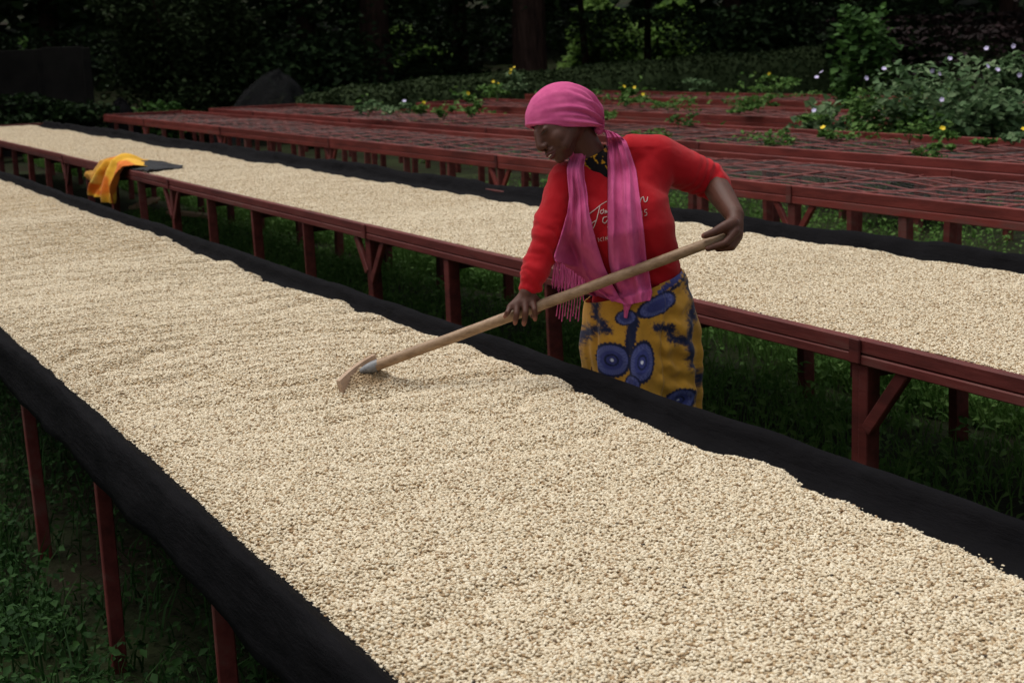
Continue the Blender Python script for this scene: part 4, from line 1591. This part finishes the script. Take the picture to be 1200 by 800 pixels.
def tall_weeds():
    n = 16000
    P = np.stack([rng.uniform(9.1, 15.5, n), rng.uniform(8, 23, n), rng.uniform(0, 1, n)], 1)
    gap = ((P[:, 0] < 10.2) | ((P[:, 0] > 11.8) & (P[:, 0] < 12.8)) | (P[:, 0] > 14.5))
    pat = fbm(P[:, 0] * 0.9, P[:, 1] * 0.6, 9.0)
    P = P[gap & (pat > -0.15)]
    h = 0.78 + 0.36 * np.clip(fbm(P[:, 0] * 1.4, P[:, 1] * 1.1, 2.0), -0.6, 1)
    P[:, 2] = gnd(P[:, 1]) + P[:, 2] * h
    V, F = leaf_arrays(P, rng.uniform(0.03, 0.075, len(P)), 0.4, 1.7)
    tag(link('tall_weeds', fast_mesh('tall_weeds', V, F), MAT['bright']), 'tall bright weeds filling the lanes between the empty red tables', None, kind='stuff')


tall_weeds()


# stones and sticks on the grass under the second table
def stick(px, py, L, label):
    p = atz(px, py, 0.03)
    d = Vector((random.uniform(-1, 1), 1.0, 0)).normalized() * L / 2
    a, b = Vector(p) - d, Vector(p) + d
    pts = [a.lerp(b, t) + Vector((0.02 * math.sin(t * 5), 0, 0.006 * math.sin(t * 9))) for t in np.linspace(0, 1, 8)]
    tag(link('plank', beam_mesh('plank', tuple(a), tuple(b), 0.12, 0.035, bevel=0.006), MAT['handle']), label, 'plank')


stick(170, 238, 0.9, 'short pale plank lying in the grass just past the yellow cloth')
stick(225, 251, 0.8, 'short pale plank lying in the grass next to a braced post')


# ------------------------------------------------------------------ plants on and behind the empty tables
FLOWER = {}


def flower_mesh(key, r, m):
    if key in FLOWER:
        return FLOWER[key]
    V, F = [(0, 0, 0)], []
    n = 15
    for k in range(n):
        a = k / n * 2 * math.pi
        rr = r * (1.0 if k % 3 else 0.78)
        V.append((math.cos(a) * rr * 0.5, math.sin(a) * rr * 0.5, r * 0.18))
    for k in range(n):
        a = k / n * 2 * math.pi
        rr = r * (1.0 if k % 3 else 0.78)
        V.append((math.cos(a) * rr, math.sin(a) * rr, r * 0.34))
    for k in range(n):
        j = (k + 1) % n
        F.append((0, 1 + k, 1 + j))
        F.append((1 + k, 1 + n + k, 1 + n + j, 1 + j))
    me = bpy.data.meshes.new('flower')
    me.from_pydata(V, [], F)
    smooth(me)
    me.materials.append(m)
    FLOWER[key] = me
    return me


def plant(name, base, h, w, n, leaf, mkey, label, cat, flowers=0, fm='yellow_fl', fr=0.03, group=None, stems=5, lobes=9, seed=0, fspots=None):
    g = np.random.default_rng(seed + 100)
    t = thing(name, tuple(base), label, cat, group)
    base = np.asarray(base, float)
    c = base + np.array([0, 0, h * 0.58])
    P, e = clump_points(c, (w / 2, w / 2, h * 0.5), n, lobes, 0.35, seed)
    V, F = leaf_arrays(P, g.uniform(0.6, 1.25, n) * leaf, 0.45, 1.35)
    link('foliage', fast_mesh('foliage', V, F), MAT[mkey], t)
    for k in range(stems):
        q = P[g.integers(0, n)]
        mdl = base * 0.45 + q * 0.55 + np.array([0, 0, 0.06 * h])
        link('stem', tube_mesh('stem', [base + g.normal(size=3) * [0.03, 0.03, 0] * w, mdl, q], [0.008 * h + 0.003, 0.006 * h + 0.002, 0.002], 6), MAT['stem'], t)
    spots = fspots if fspots is not None else [P[i] + np.array([0, 0, leaf * 0.6]) for i in np.argsort(-(P[:, 2] + g.uniform(0, h * 0.7, n)))[:flowers * 7:7]]
    for q in spots:
        o = link('flower', flower_mesh(fm + str(fr), fr, MAT[fm]), None, t, q)
        d = Vector(CP - np.asarray(q)).normalized() * 0.6 + Vector((0, 0, 0.5)) + Vector(g.normal(size=3) * 0.3)
        o.rotation_euler = d.to_track_quat('Z', 'Y').to_euler()
    return t


# weeds that have come up through the empty tables (photo column, row of the foot, height, width, flowers)
WE = [(432, 137, 0.30, 0.75, 0, 'bluegreen', 'low bluish green weed on the weedy table by the netting, without flowers', 0),
      (468, 137, 0.22, 0.80, 1, 'bluegreen', 'spreading bluish weed with one pale flower on the weedy table', 1),
      (494, 137, 0.22, 0.35, 1, 'bright', 'small sprig with a single yellow flower beside the spreading bluish weed', 0),
      (520, 141, 0.30, 0.45, 0, 'bright', 'thin upright green sprig without flowers on the weedy table', 0),
      (553, 138, 0.34, 0.55, 1, 'bright', 'leafy weed topped by one large yellow flower on the weedy table', 0),
      (582, 119, 0.42, 0.90, 2, 'bright', 'bushy weed with two yellow flowers on the farther red table', 0),
      (606, 116, 0.60, 0.90, 3, 'bluegreen', 'tall weed with several yellow flowers behind the pink headscarf', 0),
      (735, 122, 0.42, 0.50, 2, 'bright', 'upright yellow flowered weed behind the red sweater shoulder', 0),
      (750, 123, 0.16, 1.00, 1, 'bright', 'low green mat of weeds with a yellow flower behind the sweater', 0),
      (712, 141, 0.12, 0.50, 0, 'bright', 'low tuft of weeds on the weedy table behind the nape of the scarf', 0),
      (865, 133, 0.10, 0.60, 0, 'bright', 'creeping weed at the table edge over the raised arm', 0),
      (890, 132, 0.28, 0.95, 0, 'bright', 'broad bright green weed spilling over the rail behind the netting', 0),
      (915, 113, 0.40, 1.3, 1, 'bright', 'grassy weed clump with one yellow flower before the hedge', 0),
      (815, 108, 0.30, 0.9, 0, 'bluegreen', 'sparse bluish weed on the farthest table under the hedge', 0),
      (955, 148, 0.16, 0.6, 1, 'bright', 'weed with a pale flower at the rail below the big leafy shrub', 1),
      (970, 162, 0.08, 0.30, 1, 'bright', 'tiny yellow flowered sprig between the slats of the weedy table', 0),
      (1112, 165, 0.12, 0.45, 1, 'bright', 'short yellow flowered weed among the red bars under the violet flowered shrub', 0),
      (1188, 170, 0.14, 0.4, 1, 'bluegreen', 'round leafed weed with yellow flower at the end of the red bars', 0),
      (1155, 172, 0.08, 0.35, 0, 'bright', 'flat pale green weed lying on the red bars', 0)]
for i, (px, py, h, w, fl, mk, lb, pale) in enumerate(WE):
    b = atz(px, py, 0.76)
    plant('weed', b, h * 0.72, w * 0.62, int(60 + 200 * w * h / 0.3), 0.047, mk, lb, 'weed', fl, 'violet_fl' if pale else 'yellow_fl', 0.024, 'weeds growing through the empty tables', 3, 7, i)


gt = np.random.default_rng(77)
for i in range(26):
    tx, tz = [((7.5, 8.9), 0.75), ((10.4, 11.6), 0.73), ((13.0, 14.3), 0.73)][(0, 1, 1, 2)[i % 4]]
    x = gt.uniform(*tx)
    y = x * gt.uniform(0.95, 1.9) if i % 3 else x * gt.uniform(1.0, 1.35)
    y = min(max(y, 11.3 if x > 10 else 8.0), 22.5)
    b = np.array([x, y, tz + float(gnd(y)) - 0.02])
    plant('weed_tuft', b, gt.uniform(0.10, 0.26), gt.uniform(0.3, 0.75), int(gt.uniform(60, 170)), 0.038, ('bright', 'weed', 'bright')[i % 3], ('small flowerless green tuft sprouting through the table that backs onto the netted one', 'small flowerless green tuft sprouting through the low table overgrown with weeds', 'small flowerless green tuft sprouting through the farthest table before the hedge')[(0, 1, 1, 2)[i % 4]], 'weed', 0, group=('tufts on the table backing onto the netted one', 'tufts on the low overgrown table', 'tufts on the farthest table')[(0, 1, 1, 2)[i % 4]], stems=3, lobes=8, seed=200 + i)


def shrub(px, dist, zg, h, w, n, leaf, mk, label, fl, fspx, seed, name='shrub', lobes=16):
    b = atd(px, dist, zg)
    fs = []
    for (fx, fy) in fspx:
        d = ray(fx, fy)
        fs.append(CP + d / math.hypot(d[0], d[1]) * (dist - w * 0.35))
    return plant(name, b, h, w, n, leaf, mk, label, 'shrub', 0, 'violet_fl', 0.022, None, 8, lobes, seed, fs)


shrub(1155, 14.3, 0.0, 1.48, 1.9, 6500, 0.068, 'bluegreen', 'large leafy shrub with pale violet flowers behind the red rail', 9, [(1156, 57), (1188, 54), (1113, 69), (1157, 78), (1169, 82), (1102, 86), (1092, 83), (1104, 117), (1195, 88)], 11)
shrub(1040, 13.8, 0.0, 1.10, 1.05, 2600, 0.05, 'bright', 'bright grassy bush with few violet flowers beside the large shrub', 3, [(1036, 81), (1033, 135), (1015, 92)], 12)
shrub(978, 15.0, 0.0, 0.98, 0.85, 800, 0.085, 'bluegreen', 'open shrub with big bluish leaves at the hedge end of the table', 2, [(963, 85), (957, 91)], 13)
shrub(1008, 19.0, -0.05, 1.84, 0.84, 1100, 0.095, 'weed', 'tall green sapling rising above the clipped hedge', 0, [], 14, 'sapling')


# ------------------------------------------------------------------ hedge
def build_hedge():
    pts = [(345, 27.5, 0.72), (400, 27.5, 0.88), (520, 28.0, 1.0), (640, 28.5, 1.06), (800, 29.5, 1.2), (960, 30.5, 1.30), (1060, 31.0, 1.32), (1230, 31.0, 1.36)]
    C = np.array([atd(p, d, h) for p, d, h in pts])
    root = thing('hedge', tuple(atd(700, 28.8, -0.15)), 'long clipped dark green hedge between the tables and the trees', 'hedge')
    s = np.linspace(0, len(pts) - 1, 160)
    ctr = np.stack([np.interp(s, np.arange(len(pts)), C[:, k]) for k in range(3)], 1)
    tan = np.gradient(ctr[:, :2], axis=0)
    tan /= np.linalg.norm(tan, axis=1)[:, None]
    nor = np.stack([tan[:, 1], -tan[:, 0]], 1)
    prof = np.array([(-0.75, 0.0), (-0.8, 0.5), (-0.74, 0.86), (-0.5, 0.985), (0, 1.0), (0.5, 0.985), (0.74, 0.86), (0.8, 0.5), (0.75, 0)])
    V = []
    for i in range(len(s)):
        h = ctr[i, 2] + 0.25
        for a, b in prof:
            q = ctr[i, :2] + nor[i] * a * (0.92 + 0.05 * math.sin(i * 0.7))
            V.append((q[0], q[1], -0.25 + h * b * 0.97 + 0.03 * math.sin(i * 0.35 + a * 3)))
    V = np.array(V)
    F = grid_faces(len(s), len(prof))
    n = 46000
    f = rng.integers(0, len(F), n)
    u, v = rng.uniform(size=(n, 1)), rng.uniform(size=(n, 1))
    P = (V[F[f, 0]] * (1 - u) + V[F[f, 1]] * u) * (1 - v) + (V[F[f, 3]] * (1 - u) + V[F[f, 2]] * u) * v
    P += rng.normal(size=(n, 3)) * 0.022
    lv = leaf_arrays(P, rng.uniform(0.03, 0.065, n), 0.35, 1.5)
    VV, FF = join_tris([(V, F), lv])
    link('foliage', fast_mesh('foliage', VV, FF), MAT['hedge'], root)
    for k in range(9):
        i = 8 + k * 17
        p = ctr[i]
        link('stem', tube_mesh('stem', [(p[0], p[1], -0.25), (p[0], p[1], 0.5)], [0.03, 0.02], 6), MAT['bark'], root)


build_hedge()


# ------------------------------------------------------------------ trees
def tree(px, dist, r, h, crown_z, crown_r, label, n=5200, leaf=0.24, mk='dark', seed=0, lean=0.0, skirt=0, group='trees behind the hedge', droop=None, name='tree'):
    g = np.random.default_rng(seed + 500)
    b = atd(px, dist, -0.2)
    t = thing(name, tuple(b), label, 'tree', group)
    zs = np.linspace(0, h * 0.85, 14)
    pts = np.stack([b[0] + lean * zs * 0.4 + 0.05 * r * g.normal(size=14), b[1] + 0.05 * r * g.normal(size=14), b[2] + zs], 1)
    rad = r * (1 - 0.65 * zs / h) * (1 + 0.35 * np.exp(-zs / 0.5))
    V, F = tube_arrays(pts, rad, 22)
    ctr = np.repeat(np.concatenate([[pts[0]] * 3, pts, [pts[-1]] * 3]), 22, 0)
    rr = V - ctr
    ang = np.arctan2(rr[:, 1], rr[:, 0])
    V = ctr + rr * (1 + 0.07 * np.sin(ang * 7 + seed) + 0.10 * fbm(ang * 4, V[:, 2] * 0.8 + seed))[:, None]
    parts = [(V, F)]
    for k in range(9):
        a = g.uniform(0, 6.283)
        z0 = g.uniform(0.30, 0.8) * h
        st = np.array([b[0] + lean * z0 * 0.4, b[1], b[2] + z0])
        en = st + np.array([math.cos(a), math.sin(a), 0.35]) * crown_r * g.uniform(0.5, 0.85)
        parts.append(tube_arrays([st, (st + en) / 2 + np.array([0, 0, 0.15]), en], [r * 0.3, r * 0.2, r * 0.06], 7))
    Vs, Fs, o = [], [], 0
    for V, F in parts:
        Vs.append(V)
        Fs += [[i + o for i in f] for f in F]
        o += len(V)
    me = bpy.data.meshes.new('trunk')
    me.from_pydata([tuple(v) for v in np.concatenate(Vs)], [], Fs)
    smooth(me)
    link('trunk', me, MAT['bark'], t)
    P, e = clump_points((b[0] + lean * h * 0.25, b[1], b[2] + crown_z + (h - crown_z) * 0.55), (crown_r, crown_r, (h - crown_z) * 0.6), n, 26, 0.4, seed)
    sz = g.uniform(0.6, 1.2, n) * leaf
    if droop:
        m = int(droop * 2.2)
        a = g.uniform(0, 6.283, m)
        rd = crown_r * np.sqrt(g.uniform(0, 1, m))
        z = b[2] + crown_z - g.uniform(0, 1, m) ** 2 * 1.6 * (0.6 + 0.6 * fbm(a * 2, rd))
        P = np.concatenate([P, np.stack([b[0] + np.cos(a) * rd, b[1] + np.sin(a) * rd, z], 1)])
        sz = np.concatenate([sz, g.uniform(0.5, 1.1, m) * leaf * 0.38])
    V, F = leaf_arrays(P, sz, 0.45, 1.6)
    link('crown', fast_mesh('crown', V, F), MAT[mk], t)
    return t


TR = [(440, 33.0, 0.36, 11, 2.9, 4.2, 'thick dark straight trunk standing behind the low end of the hedge', 0.0, 'dark', 900),
      (621, 31.0, 0.36, 12, 3.2, 4.4, 'thick reddish brown ridged trunk behind the middle of the hedge', 0.0, 'dark', 0),
      (690, 36.0, 0.09, 8, 3.9, 2.6, 'slender leaning trunk in front of the bright green clearing', -0.18, 'dark', 0),
      (758, 37.0, 0.10, 8, 3.9, 2.6, 'slender upright trunk at the edge of the bright green clearing', 0.05, 'dark', 0),
      (858, 33.0, 0.22, 10, 2.3, 4.4, 'dark tree overhanging the high end of the hedge', 0.0, 'dark', 1400),
      (1000, 35.0, 0.25, 10, 2.2, 4.4, 'dark tree behind the tall green sapling', 0.0, 'dark', 1500),
      (1180, 31.5, 0.20, 9, 2.0, 3.6, 'reddish leaved tree over the violet flowered shrub', 0.0, 'purple', 1500),
      (1330, 26.0, 0.22, 9, 1.8, 4.0, 'reddish leaved tree past the end of the hedge', 0.0, 'purple', 1200),
      (540, 37.0, 0.2, 10, 2.4, 4.2, 'dark tree between the two thick trunks', 0.0, 'dark', 1500),
      (360, 35.0, 0.24, 10, 2.0, 4.2, 'dark tree to the wall side of the thick straight trunk', 0.0, 'dark', 1700),
      (60, 36.0, 0.25, 10, 2.3, 4.4, 'dark tree standing over the concrete wall', 0.0, 'dark', 1600),
      (-150, 34.0, 0.25, 10, 2.2, 4.4, 'dark tree at the far end of the concrete wall', 0.0, 'dark', 900),
      (-420, 30.0, 0.25, 10, 2.2, 4.4, 'dark tree beyond the concrete wall by the table ends', 0.0, 'dark', 500)]
for i, (px, d, r, h, cz, cr, lb, ln, mk, dr) in enumerate(TR):
    tree(px, d, r, h, cz, cr, lb, 5200, 0.26, mk, i, ln, droop=dr)


def bush(px, dist, h, w, dep, n, leaf, mk, label, seed, lobes=22, cat='bush', name='evergreen_bush', z0=-0.2):
    b = atd(px, dist, z0)
    t = thing(name, tuple(b), label, cat)
    P, e = clump_points(b + np.array([0, 0, h * 0.48]), (w / 2, dep / 2, h * 0.56), n, lobes, 0.45, seed)
    V, F = leaf_arrays(P, rng.uniform(0.6, 1.2, n) * leaf, 0.4, 1.5)
    link('foliage', fast_mesh('foliage', V, F), MAT[mk], t)
    for k in range(4):
        q = P[k * 31]
        link('stem', tube_mesh('stem', [b, (b + q) / 2 + np.array([0, 0, 0.2]), q], [0.05, 0.03, 0.01], 6), MAT['bark'], t)


bush(215, 31.0, 3.6, 4.0, 3.0, 20000, 0.085, 'evergreen', 'big dark evergreen bush between the concrete wall and the hedge', 41)
bush(385, 30.5, 2.2, 3.0, 2.2, 4200, 0.13, 'dark', 'dark rounded bush behind the black net', 42)
bush(520, 34.0, 1.5, 4.6, 2.4, 5200, 0.13, 'dark', 'low dark undergrowth bush between the two thick trunks', 43)
bush(700, 33.0, 0.85, 4.2, 2.0, 3600, 0.12, 'dark', 'low dark undergrowth bush under the slender trunks', 44)
bush(880, 31.5, 2.6, 3.6, 2.2, 5200, 0.14, 'dark', 'dark bush behind the high end of the hedge', 45)
bush(1060, 31.0, 2.4, 4.2, 2.2, 5200, 0.14, 'dark', 'dark bush behind the sapling and shrubs', 46)
bush(1230, 24.0, 1.5, 2.6, 1.8, 3600, 0.10, 'purple', 'low reddish bush behind the violet flowered shrub', 47)
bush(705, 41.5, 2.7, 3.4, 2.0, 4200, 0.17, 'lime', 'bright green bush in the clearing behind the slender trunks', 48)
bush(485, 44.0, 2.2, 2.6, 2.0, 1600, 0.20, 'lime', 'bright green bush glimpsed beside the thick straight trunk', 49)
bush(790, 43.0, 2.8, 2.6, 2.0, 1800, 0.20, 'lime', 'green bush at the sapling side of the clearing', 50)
bush(24, 30.2, 2.15, 0.9, 0.7, 500, 0.10, 'bright', 'small pale green bush peeping over the concrete wall', 51)
bush(40, 28.0, 1.15, 3.6, 1.2, 4200, 0.10, 'dark', 'low dark bush along the foot of the concrete wall', 52)
bush(178, 28.6, 0.95, 1.4, 1.0, 900, 0.10, 'weed', 'small green bush at the far end of the netted table', 53)


# far wood: closes the view behind the trees
def far_wood():
    n = 15000
    px = rng.uniform(-700, 1900, n)
    ds = rng.uniform(47, 56, n)
    z = rng.uniform(-0.3, 1, n) ** 1.0 * 9 + 0.5
    P = np.array([atd(a, b, c) for a, b, c in zip(px, ds, z)])
    V, F = leaf_arrays(P, rng.uniform(0.5, 0.95, n), 0.35, 1.4)
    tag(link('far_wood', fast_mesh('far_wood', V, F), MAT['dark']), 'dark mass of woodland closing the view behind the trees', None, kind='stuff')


far_wood()


# ------------------------------------------------------------------ wall, net and bundle at the back
def build_wall():
    a, b = atd(-60, 30.0, -0.2), atd(100, 28.8, -0.2)
    t = thing('concrete_wall', tuple(mid(a, b)), 'dark weathered concrete panel wall at the edge of the wood', 'wall')
    n = 3
    d = (b - a) / n
    ln = np.linalg.norm(d)
    for k in range(n):
        p, q = a + d * (k + 0.06), a + d * (k + 0.94)
        up = np.array([0, 0, 0.95 + 0.03 * k])
        link('panel', beam_mesh('panel', p + up, q + up, 0.09, 1.95, bevel=0.01), MAT['concrete'], t)
    for k in range(n + 1):
        p = a + d * k
        link('post', box_mesh('post', 0.15, 0.15, 1.96, 0.012), MAT['concrete'], t, p + np.array([0, 0, 0.98]))


build_wall()


def mound(name, px, dist, w, dep, h, label, cat, m, seed, peak=0.0, z0=-0.18):
    b = atd(px, dist, z0)
    n, k = 64, 28
    th = np.linspace(0, 2 * math.pi, n, endpoint=False)[None, :]
    v = np.linspace(0.0, 1, k)[:, None]
    r = np.cos(v * math.pi / 2) ** 0.55 + 0.001
    rr = r * (1 + 0.16 * fbm(np.cos(th) * 2 + seed, np.sin(th) * 2, v * 2))
    X = b[0] + rr * (np.cos(th) * w / 2 * RT[0] + np.sin(th) * dep / 2 * HF[0]) + peak * v * RT[0]
    Y = b[1] + rr * (np.cos(th) * w / 2 * RT[1] + np.sin(th) * dep / 2 * HF[1]) + peak * v * RT[1]
    Z = b[2] + h * v * (1 + 0.08 * fbm(np.cos(th) * 3, np.sin(th) * 3, seed)) + 0 * th
    me = fast_mesh(name, np.stack([X, Y, Z], -1).reshape(-1, 3), grid_faces(k, n, True))
    smooth(me)
    return tag(link(name, me, m), label, cat)


MAT['shade_net'] = mat('black_shade_net', (0.02, 0.02, 0.021), 0.8, 0.1)
_tr = nd(MAT['shade_net'], 'ShaderNodeBsdfTransparent')
_mx = nd(MAT['shade_net'], 'ShaderNodeMixShader')
_mx.inputs[0].default_value = 0.5
lk(MAT['shade_net'], bsdf(MAT['shade_net']).outputs[0], _mx.inputs[1])
lk(MAT['shade_net'], _tr.outputs[0], _mx.inputs[2])
lk(MAT['shade_net'], _mx.outputs[0], MAT['shade_net'].node_tree.nodes['Material Output'].inputs[0])
mound('tarp_bundle', 136, 28.3, 0.78, 0.6, 0.96, 'black tarpaulin bundle heaped at the far end of the netted table', 'bundle', MAT['black_cloth'], 1)
mound('net_heap', 292, 29.0, 1.9, 1.0, 1.32, 'black shade net draped in a peaked heap before the evergreen bush', 'net', MAT['shade_net'], 5, 0.55)
